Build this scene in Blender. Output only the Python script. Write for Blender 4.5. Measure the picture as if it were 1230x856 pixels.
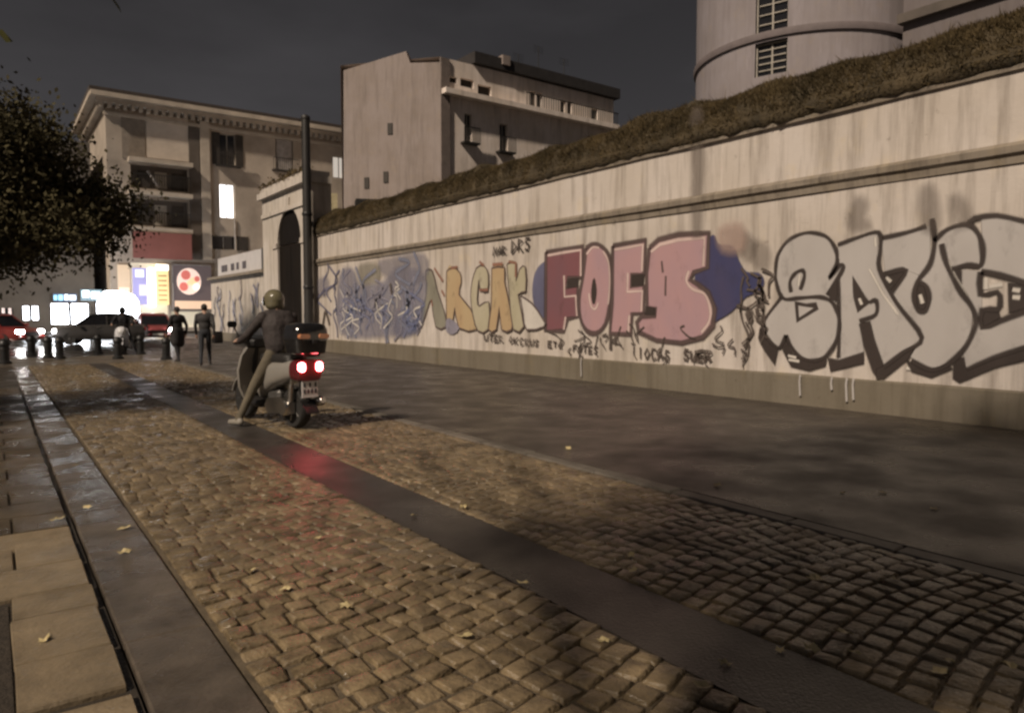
import bpy, bmesh, math, random
import numpy as np
from mathutils import Vector, Matrix, Euler
R = math.radians
rnd = random.Random(7)
for o in list(bpy.data.objects): bpy.data.objects.remove(o)
S = bpy.context.scene
COL = S.collection

# ------------------------------------------------------------------ camera
F, CX, CY, HCAM = 870.0, 615.0, 428.0, 1.45
PIT = math.atan(51 / F); YAW = math.atan(625 / F)
cam = bpy.data.cameras.new('camera'); camo = bpy.data.objects.new('camera', cam); COL.objects.link(camo)
camo.location = (0, 0, HCAM); camo.rotation_euler = (math.pi / 2 - PIT, 0, -YAW)
cam.sensor_width = 36; cam.lens = F / 1230 * 36; cam.clip_start = .05; cam.clip_end = 2000
S.camera = camo
# ------------------------------------------------------------------ sky and key light
SUN_EL, SUN_AZ = R(41), R(18)          # light travels along (cos az, sin az) on plan
W = bpy.data.worlds.new('World'); S.world = W; W.use_nodes = True
nt = W.node_tree; nt.nodes.clear()
sky = nt.nodes.new('ShaderNodeTexSky'); sky.sky_type = 'NISHITA'; sky.sun_disc = False
sky.sun_elevation = SUN_EL
sky.sun_rotation = math.atan2(-math.cos(SUN_AZ), -math.sin(SUN_AZ))
hsv = nt.nodes.new('ShaderNodeHueSaturation'); hsv.inputs['Saturation'].default_value = .12
tint = nt.nodes.new('ShaderNodeMixRGB'); tint.blend_type = 'MULTIPLY'; tint.inputs[0].default_value = 1
tint.inputs[2].default_value = (1.0, .92, .93, 1)
tc = nt.nodes.new('ShaderNodeTexCoord'); no = nt.nodes.new('ShaderNodeTexNoise')
no.inputs['Scale'].default_value = 2.2; no.inputs['Detail'].default_value = 5
mp = nt.nodes.new('ShaderNodeMapping'); mp.inputs['Scale'].default_value = (1, 1, 3)
rmp = nt.nodes.new('ShaderNodeMapRange'); rmp.inputs[1].default_value = .35; rmp.inputs[2].default_value = .7
rmp.inputs[3].default_value = .72; rmp.inputs[4].default_value = 1.25
mul = nt.nodes.new('ShaderNodeMixRGB'); mul.blend_type = 'MULTIPLY'; mul.inputs[0].default_value = 1
bg = nt.nodes.new('ShaderNodeBackground'); bg.inputs[1].default_value = .0098
out = nt.nodes.new('ShaderNodeOutputWorld')
L = nt.links.new
L(tc.outputs['Generated'], mp.inputs[0]); L(mp.outputs[0], no.inputs['Vector']); L(no.outputs[0], rmp.inputs[0])
L(sky.outputs[0], hsv.inputs['Color']); L(hsv.outputs[0], tint.inputs[1]); L(tint.outputs[0], mul.inputs[1])
L(rmp.outputs[0], mul.inputs[2]); L(mul.outputs[0], bg.inputs[0]); L(bg.outputs[0], out.inputs[0])
sl = bpy.data.lights.new('sun', 'SUN'); sl.energy = 3.5; sl.angle = R(2.2); sl.color = (1, .845, .68)
so = bpy.data.objects.new('sun', sl); COL.objects.link(so)
ldir = Vector((math.cos(SUN_EL) * math.cos(SUN_AZ), math.cos(SUN_EL) * math.sin(SUN_AZ), -math.sin(SUN_EL)))
so.rotation_euler = ldir.to_track_quat('-Z', 'Y').to_euler(); so.location = (-8, -4, 14)
S.view_settings.view_transform = 'Standard'; S.view_settings.look = 'None'
S.view_settings.exposure = .22; S.view_settings.gamma = 1
S.render.engine = 'CYCLES'
try: S.cycles.filter_width = 2.6
except Exception: pass
S.cycles.max_bounces = 5; S.cycles.transparent_max_bounces = 12

# ------------------------------------------------------------------ pixel -> place
_f = Vector((math.sin(YAW) * math.cos(PIT), math.cos(YAW) * math.cos(PIT), -math.sin(PIT)))
_r = Vector((math.cos(YAW), -math.sin(YAW), 0)); _u = _r.cross(_f); CAMP = Vector((0, 0, HCAM))
def ray(x, y): return _f * F + _r * (x - CX) - _u * (y - CY)
def gp(x, y, z=0):
    d = ray(x, y); return CAMP + d * ((z - HCAM) / d.z)
def onplane(x, y, p0, n):
    d = ray(x, y); n = Vector(n); return CAMP + d * ((Vector(p0) - CAMP).dot(n) / d.dot(n))
def onX(x, y, X): return onplane(x, y, (X, 0, 0), (1, 0, 0))
def onY(x, y, Y): return onplane(x, y, (0, Y, 0), (0, 1, 0))
def far(x, depth, z=0):
    d = ray(x, 377); d = Vector((d.x, d.y, 0)); k = depth / F
    p = d * k; return Vector((p.x, p.y, z))

# ------------------------------------------------------------------ object helpers
def tag(o, label=None, cat=None, group=None, kind=None):
    if label: o['label'] = label
    if cat: o['category'] = cat
    if group: o['group'] = group
    if kind: o['kind'] = kind
    return o
def empty(name, loc=(0, 0, 0), rz=0, label=None, cat=None, group=None, kind=None):
    o = bpy.data.objects.new(name, None); COL.objects.link(o); o.empty_display_size = .2
    o.location = loc; o.rotation_euler = (0, 0, rz)
    return tag(o, label, cat, group, kind)
def link(name, me, parent=None, mats=None, smooth=False):
    o = bpy.data.objects.new(name, me); COL.objects.link(o)
    if parent is not None: o.parent = parent
    if mats:
        if not isinstance(mats, (list, tuple)): mats = [mats]
        if not me.materials:
            for m in mats: me.materials.append(m)
    if smooth: me.polygons.foreach_set('use_smooth', [True] * len(me.polygons))
    return o
class MB:
    def __init__(s): s.v = []; s.f = []; s.m = []
    def add(s, vs, fs, mi=0):
        b = len(s.v); s.v += [tuple(v) for v in vs]
        for f in fs: s.f.append(tuple(i + b for i in f)); s.m.append(mi)
        return s
    def box(s, c, d, mi=0, M=None, bev=0):
        x, y, z = [k / 2 for k in d]; c = Vector(c)
        if bev:
            t = []
            for sx in (-1, 1):
                for sy in (-1, 1):
                    for sz in (-1, 1):
                        t += [(sx * (x - bev), sy * (y - bev), sz * z), (sx * (x - bev), sy * y, sz * (z - bev)), (sx * x, sy * (y - bev), sz * (z - bev))]
            bm = bmesh.new()
            for q in t: bm.verts.new(q)
            bmesh.ops.convex_hull(bm, input=bm.verts)
            bm.verts.index_update()
            vs = [v.co.copy() for v in bm.verts]; fs = [[v.index for v in f.verts] for f in bm.faces]; bm.free()
        else:
            vs = [Vector((a, b, e)) for a in (-x, x) for b in (-y, y) for e in (-z, z)]
            fs = [(0, 1, 3, 2), (4, 6, 7, 5), (0, 4, 5, 1), (2, 3, 7, 6), (0, 2, 6, 4), (1, 5, 7, 3)]
        if M is not None: vs = [M @ v for v in vs]
        return s.add([v + c for v in vs], fs, mi)
    def tube(s, pts, rad, n=8, mi=0, caps=True):
        pts = [Vector(p) for p in pts]
        if not isinstance(rad, (list, tuple)): rad = [rad] * len(pts)
        b = len(s.v); ref = None
        for i, p in enumerate(pts):
            t = (pts[min(i + 1, len(pts) - 1)] - pts[max(i - 1, 0)])
            if t.length < 1e-9: t = Vector((0, 0, 1))
            t.normalize()
            if ref is None: ref = Vector((1, 0, 0)) if abs(t.x) < .8 else Vector((0, 1, 0))
            a = t.cross(ref).normalized(); c = t.cross(a); ref = -c if False else ref
            for k in range(n):
                an = 2 * math.pi * k / n
                s.v.append(tuple(p + (a * math.cos(an) + c * math.sin(an)) * rad[i]))
        for i in range(len(pts) - 1):
            for k in range(n):
                s.f.append((b + i * n + k, b + i * n + (k + 1) % n, b + (i + 1) * n + (k + 1) % n, b + (i + 1) * n + k)); s.m.append(mi)
        if caps:
            s.f.append(tuple(b + k for k in range(n))[::-1]); s.m.append(mi)
            e = b + (len(pts) - 1) * n; s.f.append(tuple(e + k for k in range(n))); s.m.append(mi)
        return s
    def lathe(s, prof, c=(0, 0, 0), axis='z', n=16, mi=0, seg=None):
        b = len(s.v); c = Vector(c)
        for (r, h) in prof:
            for k in range(n):
                a = 2 * math.pi * k / n; x, y = r * math.cos(a), r * math.sin(a)
                p = (x, y, h) if axis == 'z' else ((h, x, y) if axis == 'x' else (x, h, y))
                s.v.append(tuple(Vector(p) + c))
        for i in range(len(prof) - 1):
            for k in range(n):
                s.f.append((b + i * n + k, b + i * n + (k + 1) % n, b + (i + 1) * n + (k + 1) % n, b + (i + 1) * n + k)); s.m.append(mi)
        s.f.append(tuple(b + k for k in range(n))[::-1]); s.m.append(mi)
        e = b + (len(prof) - 1) * n; s.f.append(tuple(e + k for k in range(n))); s.m.append(mi)
        return s
    def loft(s, rings, mi=0, caps=True):
        b = len(s.v); n = len(rings[0])
        for rg in rings: s.v += [tuple(p) for p in rg]
        for i in range(len(rings) - 1):
            for k in range(n):
                s.f.append((b + i * n + k, b + i * n + (k + 1) % n, b + (i + 1) * n + (k + 1) % n, b + (i + 1) * n + k)); s.m.append(mi)
        if caps:
            s.f.append(tuple(b + k for k in range(n))[::-1]); s.m.append(mi)
            e = b + (len(rings) - 1) * n; s.f.append(tuple(e + k for k in range(n))); s.m.append(mi)
        return s
    def prism(s, poly, vec, mi=0):
        n = len(poly); vec = Vector(vec); a = [Vector(p) for p in poly]
        return s.add(a + [p + vec for p in a], [tuple(range(n)), tuple(range(n, 2 * n))[::-1]] + [(k, k + n, (k + 1) % n + n, (k + 1) % n) for k in range(n)], mi)
    def mesh(s, name, fix=True):
        me = bpy.data.meshes.new(name); me.from_pydata(s.v, [], s.f)
        if any(s.m): me.polygons.foreach_set('material_index', s.m)
        if fix:
            bm = bmesh.new(); bm.from_mesh(me); bmesh.ops.recalc_face_normals(bm, faces=bm.faces); bm.to_mesh(me); bm.free()
        me.update(); return me
    def build(s, name, mats, parent=None, smooth=False, fix=True):
        me = s.mesh(name, fix)
        o = link(name, me, parent, mats)
        if smooth:
            me.polygons.foreach_set('use_smooth', [True] * len(me.polygons))
            if smooth != 'all':
                try: me.set_sharp_from_angle(angle=R(smooth if smooth is not True else 42))
                except Exception: pass
        return o
def rrect(w, d, r, n=4):
    pts = []
    for cx, cy, a0 in ((w / 2 - r, d / 2 - r, 0), (-w / 2 + r, d / 2 - r, 90), (-w / 2 + r, -d / 2 + r, 180), (w / 2 - r, -d / 2 + r, 270)):
        for k in range(n + 1):
            a = R(a0 + 90 * k / n); pts.append((cx + r * math.cos(a), cy + r * math.sin(a)))
    return pts
def copy_tree(o, parent=None):
    c = o.copy(); COL.objects.link(c)
    if parent is not None: c.parent = parent
    for ch in list(o.children): copy_tree(ch, c)
    return c

# ------------------------------------------------------------------ materials
MATS = {}
def mat(name, col, rough=.7, var=.25, scale=3., bump=0., bscale=40., metal=0., coat=0., spec=.5, emit=None, es=0., stretch=(1, 1, 1), col2=None, world=False, rnd_amt=0., rvar=0., detail=6, trans=0.):
    if name in MATS: return MATS[name]
    m = bpy.data.materials.new(name); m.use_nodes = True; t = m.node_tree; N = t.nodes; b = N['Principled BSDF']; l = t.links.new
    b.inputs['Roughness'].default_value = rough; b.inputs['Metallic'].default_value = metal
    b.inputs['Coat Weight'].default_value = coat; b.inputs['Coat Roughness'].default_value = .12
    b.inputs['Specular IOR Level'].default_value = spec
    if trans: b.inputs['Transmission Weight'].default_value = trans
    if world: g = N.new('ShaderNodeNewGeometry'); src = g.outputs['Position']
    else: g = N.new('ShaderNodeTexCoord'); src = g.outputs['Object']
    mp = N.new('ShaderNodeMapping'); mp.inputs['Scale'].default_value = stretch; l(src, mp.inputs[0])
    n1 = N.new('ShaderNodeTexNoise'); n1.inputs['Scale'].default_value = scale; n1.inputs['Detail'].default_value = detail; n1.inputs['Roughness'].default_value = .62
    l(mp.outputs[0], n1.inputs['Vector'])
    c2 = col2 or tuple(k * (1 - var) for k in col); c1 = col if col2 else tuple(min(1, k * (1 + var * .6)) for k in col)
    rp = N.new('ShaderNodeValToRGB'); rp.color_ramp.elements[0].position = .32; rp.color_ramp.elements[1].position = .68
    rp.color_ramp.elements[0].color = (*c2, 1); rp.color_ramp.elements[1].color = (*c1, 1)
    l(n1.outputs[0], rp.inputs[0]); co = rp.outputs[0]
    if rnd_amt:
        oi = N.new('ShaderNodeObjectInfo'); mr = N.new('ShaderNodeMapRange'); mr.inputs[3].default_value = 1 - rnd_amt; mr.inputs[4].default_value = 1 + rnd_amt
        l(oi.outputs['Random'], mr.inputs[0]); mx = N.new('ShaderNodeMixRGB'); mx.blend_type = 'MULTIPLY'; mx.inputs[0].default_value = 1
        l(co, mx.inputs[1]); l(mr.outputs[0], mx.inputs[2]); co = mx.outputs[0]
    l(co, b.inputs['Base Color'])
    if rvar:
        n3 = N.new('ShaderNodeTexNoise'); n3.inputs['Scale'].default_value = scale * .6; n3.inputs['Detail'].default_value = 4; l(mp.outputs[0], n3.inputs['Vector'])
        mr2 = N.new('ShaderNodeMapRange'); mr2.inputs[1].default_value = .35; mr2.inputs[2].default_value = .65; mr2.inputs[3].default_value = max(.03, rough - rvar); mr2.inputs[4].default_value = min(1, rough + rvar)
        l(n3.outputs[0], mr2.inputs[0]); l(mr2.outputs[0], b.inputs['Roughness'])
    if bump:
        n2 = N.new('ShaderNodeTexNoise'); n2.inputs['Scale'].default_value = bscale; n2.inputs['Detail'].default_value = 5; l(mp.outputs[0], n2.inputs['Vector'])
        bp = N.new('ShaderNodeBump'); bp.inputs['Strength'].default_value = bump; bp.inputs['Distance'].default_value = .02; l(n2.outputs[0], bp.inputs['Height']); l(bp.outputs[0], b.inputs['Normal'])
    if emit: b.inputs['Emission Color'].default_value = (*emit, 1); b.inputs['Emission Strength'].default_value = es
    MATS[name] = m; return m
def emis(name, col, st):
    return mat(name, tuple(min(.9, c * .8) for c in col), rough=.4, var=.05, emit=col, es=st)

def plaster(name, base, dirt, bump=.25):
    m = bpy.data.materials.new(name); m.use_nodes = True; t = m.node_tree; N = t.nodes; b = N['Principled BSDF']; l = t.links.new
    b.inputs['Roughness'].default_value = .82; b.inputs['Specular IOR Level'].default_value = .25
    g = N.new('ShaderNodeNewGeometry')
    def noise(sc, st, det=6, ro=.6):
        mp = N.new('ShaderNodeMapping'); mp.inputs['Scale'].default_value = st; l(g.outputs['Position'], mp.inputs[0])
        n = N.new('ShaderNodeTexNoise'); n.inputs['Scale'].default_value = sc; n.inputs['Detail'].default_value = det; n.inputs['Roughness'].default_value = ro; l(mp.outputs[0], n.inputs['Vector']); return n.outputs[0]
    def ramp(v, a, c):
        r = N.new('ShaderNodeMapRange'); r.inputs[1].default_value = a; r.inputs[2].default_value = c; l(v, r.inputs[0]); return r.outputs[0]
    def mix(fac, A, B, k=1.):
        x = N.new('ShaderNodeMixRGB')
        if k != 1:
            q = N.new('ShaderNodeMath'); q.operation = 'MULTIPLY'; q.inputs[1].default_value = k; l(fac, q.inputs[0]); fac = q.outputs[0]
        l(fac, x.inputs[0])
        for s, v in ((1, A), (2, B)):
            if isinstance(v, tuple): x.inputs[s].default_value = (*v, 1)
            else: l(v, x.inputs[s])
        return x.outputs[0]
    big = ramp(noise(.5, (1, 1, 1), 5), .38, .66)
    c = mix(big, base, tuple(k * q for k, q in zip(base, (.86, .84, .80))))
    c = mix(ramp(noise(1.6, (1, 1, .9), 8, .7), .56, .72), c, (base[0] * 1.05, base[1] * .98, base[2] * .78), .6)   # yellowed patches
    streak = ramp(noise(2.2, (1, 1.6, .13), 7, .65), .48, .72)
    c = mix(streak, c, dirt, .72)
    fine = ramp(noise(9, (1, 1.5, .10), 4, .5), .56, .74)
    c = mix(fine, c, dirt, .30)
    speck = ramp(noise(5, (1, 1, 1), 9, .75), .62, .70)
    c = mix(speck, c, dirt, .7)
    pale = ramp(noise(3.1, (1, 1.3, .2), 5, .6), .62, .74)
    c = mix(pale, c, tuple(min(.9, k * 1.22) for k in base), .6)
    l(c, b.inputs['Base Color'])
    bp = N.new('ShaderNodeBump'); bp.inputs['Strength'].default_value = bump; bp.inputs['Distance'].default_value = .03
    l(noise(7, (1, 1, 1), 8, .65), bp.inputs['Height']); l(bp.outputs[0], b.inputs['Normal'])
    MATS[name] = m; return m

def paint(name, col, wear=.35, rough=.6, col2=None):
    """spray paint: alpha from the point attribute 'a' (soft edges) and a worn noise"""
    if name in MATS: return MATS[name]
    m = bpy.data.materials.new(name); m.use_nodes = True; t = m.node_tree; N = t.nodes; b = N['Principled BSDF']; l = t.links.new
    b.inputs['Roughness'].default_value = rough
    g = N.new('ShaderNodeNewGeometry')
    n = N.new('ShaderNodeTexNoise'); n.inputs['Scale'].default_value = 3.0; n.inputs['Detail'].default_value = 9; n.inputs['Roughness'].default_value = .7
    mp = N.new('ShaderNodeMapping'); mp.inputs['Scale'].default_value = (1, 1, .55); l(g.outputs['Position'], mp.inputs[0]); l(mp.outputs[0], n.inputs['Vector'])
    r = N.new('ShaderNodeMapRange'); r.inputs[1].default_value = .56; r.inputs[2].default_value = .74; r.inputs[3].default_value = 1; r.inputs[4].default_value = 1 - wear; l(n.outputs[0], r.inputs[0])
    a = N.new('ShaderNodeAttribute'); a.attribute_name = 'a'
    mu = N.new('ShaderNodeMath'); mu.operation = 'MULTIPLY'; l(r.outputs[0], mu.inputs[0]); l(a.outputs['Fac'], mu.inputs[1]); l(mu.outputs[0], b.inputs['Alpha'])
    n2 = N.new('ShaderNodeTexNoise'); n2.inputs['Scale'].default_value = 1.7; n2.inputs['Detail'].default_value = 6; l(mp.outputs[0], n2.inputs['Vector'])
    x = N.new('ShaderNodeMixRGB'); rr = N.new('ShaderNodeMapRange'); rr.inputs[1].default_value = .35; rr.inputs[2].default_value = .65; l(n2.outputs[0], rr.inputs[0]); l(rr.outputs[0], x.inputs[0])
    x.inputs[1].default_value = (*col, 1); x.inputs[2].default_value = (*(col2 or tuple(k * .78 for k in col)), 1); l(x.outputs[0], b.inputs['Base Color'])
    MATS[name] = m; return m

asphalt = mat('asphalt', (.056, .046, .038), rough=.40, var=.3, scale=2.6, bump=.35, bscale=90, rvar=.16, world=True, spec=.45)
wet_asphalt = mat('wet_asphalt', (.04, .037, .037), rough=.22, var=.3, scale=.6, bump=.12, bscale=20, rvar=.14, world=True)
bed = mat('road_bed', (.105, .080, .050), rough=.85, var=.4, scale=6, bump=.5, bscale=60, world=True)
sett_m = mat('sett_stone', (.20, .150, .088), rough=.33, var=.55, scale=7, bump=.6, bscale=42, rvar=.18, world=True, rnd_amt=.16)
sett_far = mat('sett_stone_far', (.172, .130, .079), rough=.32, var=.65, scale=3.5, bump=.6, bscale=42, rvar=.18, world=True)
slab_m = mat('slab_stone', (.21, .163, .105), rough=.42, var=.3, scale=4, bump=.3, bscale=45, world=True, rnd_amt=.1, rvar=.12)
kerb_m = mat('kerb_basalt', (.105, .086, .068), rough=.3, var=.45, scale=3.5, bump=.2, bscale=60, world=True, rvar=.2, rnd_amt=.08)
strip_m = mat('drain_strip', (.040, .034, .030), rough=.38, var=.35, scale=2, bump=.25, bscale=70, world=True, rvar=.15)
edge_m = mat('edging_stone', (.13, .115, .095), rough=.55, var=.35, scale=3, bump=.25, world=True, rnd_amt=.15)
soil = mat('soil', (.035, .026, .018), rough=.95, var=.4, scale=9, bump=.8, bscale=50, world=True)
wall_m = plaster('wall_plaster', (.525, .475, .435), (.16, .132, .108))
plinth_m = plaster('plinth_render', (.17, .148, .115), (.085, .07, .05))
cornice_m = plaster('cornice_render', (.25, .215, .175), (.06, .048, .038))
portal_m = plaster('portal_stone', (.52, .475, .43), (.22, .19, .16))
black_metal = mat('black_metal', (.012, .012, .012), rough=.45, var=.2)
dark_metal = mat('dark_metal', (.022, .020, .018), rough=.5, var=.3)
glass_dark = mat('dark_glass', (.012, .012, .014), rough=.12, var=.2, spec=.6)
rubber = mat('rubber', (.014, .013, .012), rough=.75, var=.2)
chrome = mat('brushed_metal', (.55, .53, .5), rough=.3, metal=1, var=.2)
leaf_dark = mat('leaf_dark', (.066, .056, .026), rough=.9, var=.5, scale=.45, col2=(.036, .031, .016), world=True, spec=.2)
leaf_green = mat('leaf_green', (.10, .10, .025), rough=.55, var=.4, scale=2, world=True)
ivy_m = mat('ivy_leaf', (.115, .083, .040), rough=.85, var=.5, scale=1.6, col2=(.040, .031, .016), world=True, spec=.2)
bark = mat('bark', (.07, .055, .04), rough=.9, var=.4, scale=6, bump=.8, stretch=(1, 1, .3))

# ------------------------------------------------------------------ ground
def sheet(name, x0, x1, y0, y1, z, m, label, cat, top=None, nx=1, ny=1):
    mb = MB()
    if top is None: mb.add([(x0, y0, z), (x1, y0, z), (x1, y1, z), (x0, y1, z)], [(0, 1, 2, 3)])
    else: mb.box(((x0 + x1) / 2, (y0 + y1) / 2, (z + top) / 2), (x1 - x0, y1 - y0, top - z))
    return tag(mb.build(name, m), label, cat, kind='structure')
sheet('ground', -700, 700, -500, 900, -.08, mat('earth', (.05, .045, .04), rough=.8, var=.3, scale=.3, world=True), 'dark bare ground under the whole street', 'ground')
road = sheet('cobbled_road', .78, 4.43, -5, 24.2, -.005, bed, 'cobbled carriageway of worn brown stone setts', 'road')
side = sheet('sidewalk', -9, .415, -5, 24.2, -.02, mat('sidewalk_bed', (.05, .042, .034), rough=.42, var=.4, scale=2, bump=.4, bscale=40, world=True, rvar=.2), 'wet dark footway paved with stone slabs beside the kerb', 'sidewalk')
lane = sheet('asphalt_footpath', 4.581, 10.38, -5, 46, -.06, asphalt, 'dark damp asphalt strip running along the graffiti wall', 'pavement', top=.014)
sheet('drain_strip', 2.25, 2.75, -5, 24.2, -.05, strip_m, 'smooth dark strip running through the cobbles', 'pavement', top=.004)
sheet('paved_crossing', -9, 4.585, 24.2, 28.6, -.05, mat('crossing_paving', (.115, .095, .075), rough=.42, var=.4, scale=1.1, bump=.25, world=True, rvar=.2), 'brown paved threshold where the bollards stand', 'pavement', top=.006)
sheet('cross_street', -60, 10.38, 28.6, 61.5, -.05, wet_asphalt, 'wet asphalt cross street carrying the traffic', 'road', top=-.02)
sheet('far_sidewalk', -60, 40, 61.5, 65, -.05, asphalt, 'far pavement in front of the shops', 'sidewalk', top=.1)

# kerb strip: long basalt stones
kerb = empty('kerb_strip', (0, 0, 0), 0, 'flush dark basalt kerb strip between slabs and cobbles', 'kerb', kind='structure')
kb = MB(); kb.box((0, 0, -.03), (.345, 1, .06), bev=.008); kmesh = kb.mesh('kerb_stone'); kmesh.materials.append(kerb_m)
y = -4.
while y < 24:
    ln = rnd.uniform(1.1, 1.7); o = link('kerb_stone', kmesh, kerb); o.location = (.60 + rnd.uniform(-.003, .003), y + ln / 2, rnd.uniform(0, .006)); o.scale = (1, ln - .006, 1); y += ln
eb = MB(); eb.box((0, 0, -.04), (.158, 1, .1), bev=.012); emesh = eb.mesh('edging_stone'); emesh.materials.append(edge_m)
y = -4.
while y < 27:
    ln = rnd.uniform(.7, 1.1); o = link('edging_stone', emesh, lane); o.location = (4.503, y + ln / 2, .004 + rnd.uniform(-.004, .004)); o.scale = (1, ln - .012, 1); o.rotation_euler = (0, 0, rnd.uniform(-.008, .008)); y += ln
# stone slabs of the footway
sb = MB(); sb.box((0, 0, -.02), (1, 1, .05), bev=.012); smesh = sb.mesh('paving_slab'); smesh.materials.append(slab_m)
joints = [1.0, 1.55, 2.05, 2.6, 3.10, 3.54, 4.08, 4.42, 4.9, 5.35, 5.75]
while joints[-1] < 17: joints.append(joints[-1] + rnd.uniform(.38, .55))
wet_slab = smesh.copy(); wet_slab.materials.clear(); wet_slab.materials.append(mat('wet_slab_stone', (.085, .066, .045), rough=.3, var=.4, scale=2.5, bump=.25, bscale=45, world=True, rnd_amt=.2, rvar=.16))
for j in range(len(joints) - 1):
    y0, y1 = joints[j], joints[j + 1]
    if j == 3: y1 -= .06
    xs = [(.03, .385)]
    if y0 >= 4.4: xs = [(-.62, -.08), (-.06, .385)] if j % 2 else [(-.45, .06), (.075, .385)]
    for a, b in xs:
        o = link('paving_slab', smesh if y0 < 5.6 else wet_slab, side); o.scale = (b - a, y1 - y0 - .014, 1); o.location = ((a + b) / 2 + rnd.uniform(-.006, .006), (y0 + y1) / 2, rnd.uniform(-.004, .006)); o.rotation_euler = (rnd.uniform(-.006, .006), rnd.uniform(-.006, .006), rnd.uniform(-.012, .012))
tag(MB().add([(-1.6, -.6, -.012), (.02, -.6, -.012), (.02, 4.38, -.012), (-1.6, 4.38, -.012)], [(0, 1, 2, 3)]).build('tree_pit', soil), 'strip of bare soil between the footway slabs', 'soil', kind='structure')

# setts
def sett_mesh(k):
    q = random.Random(100 + k); n = 4; vs = []; fs = []
    def outl(u, v):   # square pulled towards a rounded one
        m_ = max(abs(u), abs(v)); e = (abs(u) ** 5 + abs(v) ** 5) ** .2
        s_ = m_ / e if e > 1e-6 else 1; return u * (.5 * s_ + .5), v * (.5 * s_ + .5)
    tx, ty = q.uniform(-.006, .006), q.uniform(-.006, .006)
    for j in range(n):
        for i in range(n):
            u = (-1, -.80, .80, 1)[i]; v = (-1, -.80, .80, 1)[j]; x, yv = outl(u, v)
            m_ = max(abs(u), abs(v)); z = (.002 if m_ < .9 else -.005) + q.uniform(-.0025, .0025) + tx * u + ty * v
            vs.append((x * .5 + q.uniform(-.022, .022), yv * .5 + q.uniform(-.022, .022), z))
    for j in range(n - 1):
        for i in range(n - 1): fs.append((j * n + i, j * n + i + 1, (j + 1) * n + i + 1, (j + 1) * n + i))
    loop = [0, 1, 2, 3, 7, 11, 15, 14, 13, 12, 8, 4]; b = len(vs)
    for i in loop: vs.append((vs[i][0] * 1.03, vs[i][1] * 1.03, -.06))
    for k2 in range(12): fs.append((loop[k2], b + k2, b + (k2 + 1) % 12, loop[(k2 + 1) % 12]))
    return vs, fs
svar = [sett_mesh(k) for k in range(14)]; smeshes = []
for vs, fs in svar:
    me = MB().add(vs, fs).mesh('sett'); me.polygons.foreach_set('use_smooth', [True] * len(me.polygons)); me.materials.append(sett_m); smeshes.append(me)
setts = []
def lay(xa, xb, curve, wmean, lmean, seed):
    q = random.Random(seed); y = -3.2
    while y < 24.6:
        ln = lmean * q.uniform(.92, 1.08); x = xa + .012; off = q.uniform(0, 1)
        first = True
        while x < xb - .05:
            w = wmean * q.uniform(.8, 1.25)
            if first: w *= .55 + .6 * off; first = False
            if x + w > xb - .07: w = xb - x - .008
            cxm = x + w / 2; yy = y + ln / 2 + curve(cxm); sl = (curve(cxm + .02) - curve(cxm - .02)) / .04
            if -2.8 < yy < 24.1:
                setts.append((cxm, yy, .008 + .004 * math.sin(cxm * 3.1 + yy * .7) + .004 * math.sin(yy * 1.9 + cxm) + q.uniform(-.003, .003), w - q.uniform(.005, .012), ln - q.uniform(.005, .012), math.atan(sl) * .9 + q.uniform(-.05, .05), q.uniform(-.03, .03), q.uniform(-.03, .03), q.randrange(14)))
            x += w
        y += ln
lay(.79, 2.245, lambda x: .24 * ((x - .8) / 1.4) ** 2, .140, .125, 3)
lay(2.755, 4.41, lambda x: .10 * math.sin((x - 2.75) / 1.65 * math.pi) + .05 * (x - 2.75), .130, .120, 5)
def show(s):
    v = Vector((s[0], s[1], 0)); d = v.dot(Vector((_f.x, _f.y, 0)).normalized()); lat = v.dot(_r)
    if d < 1.2: return 1e6
    px = CX + F * lat / d; py = 377 + F * HCAM / d
    return d if (-40 < px < 1270 and py < 895) else 1e5 + d
setts.sort(key=show)
mbf = MB()
for i, (x, y, z, w, ln, rz, rx, ry, k) in enumerate(setts):
    if i < 300:
        o = link('sett', smeshes[k], road); o.location = (x, y, z); o.rotation_euler = (rx, ry, rz); o.scale = (w, ln, 1)
    else:
        M = Matrix.LocRotScale(Vector((x, y, z)), Euler((rx, ry, rz)), Vector((w, ln, 1)))
        mbf.add([M @ Vector(v) for v in svar[k][0]], svar[k][1])
o = mbf.build('setts', sett_far, road, smooth='all', fix=False); tag(o, kind='stuff')

# ------------------------------------------------------------------ the graffiti wall
XW = 10.4
wall = empty('perimeter_wall', (XW, 10, 0), 0, 'long dirty cream plaster wall covered in graffiti with dark plinth and cornice', 'wall')
OFF = Vector((-XW, -10, 0))
def wbox(mb, x0, x1, y0, y1, z0, z1, bev=0):
    return mb.box(((x0 + x1) / 2 - XW, (y0 + y1) / 2 - 10, (z0 + z1) / 2), (x1 - x0, y1 - y0, z1 - z0), bev=bev)
YA, YB = -6, 27.68
def wavy(name, x, y0, y1, z0, z1, thick, m, amp=.012, ny=110, nz=10, seed=1):
    q = random.Random(seed); ph = [q.uniform(0, 6) for _ in range(4)]; mb = MB(); vs = []; fs = []
    for j in range(nz + 1):
        for i in range(ny + 1):
            yy = y0 + (y1 - y0) * i / ny; zz = z0 + (z1 - z0) * j / nz
            d = amp * (math.sin(yy * .9 + ph[0]) * .6 + math.sin(yy * 2.3 + zz * 1.7 + ph[1]) * .3 + math.sin(zz * 2.9 + yy * .4 + ph[2]) * .3)
            vs.append((x + d - XW, yy - 10, zz))
    for j in range(nz):
        for i in range(ny): a = j * (ny + 1) + i; fs.append((a, a + ny + 1, a + ny + 2, a + 1))
    mb.add(vs, fs)
    return mb
mb = wavy('x', XW, YA, YB, -.05, 4.46, .5, None)
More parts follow.
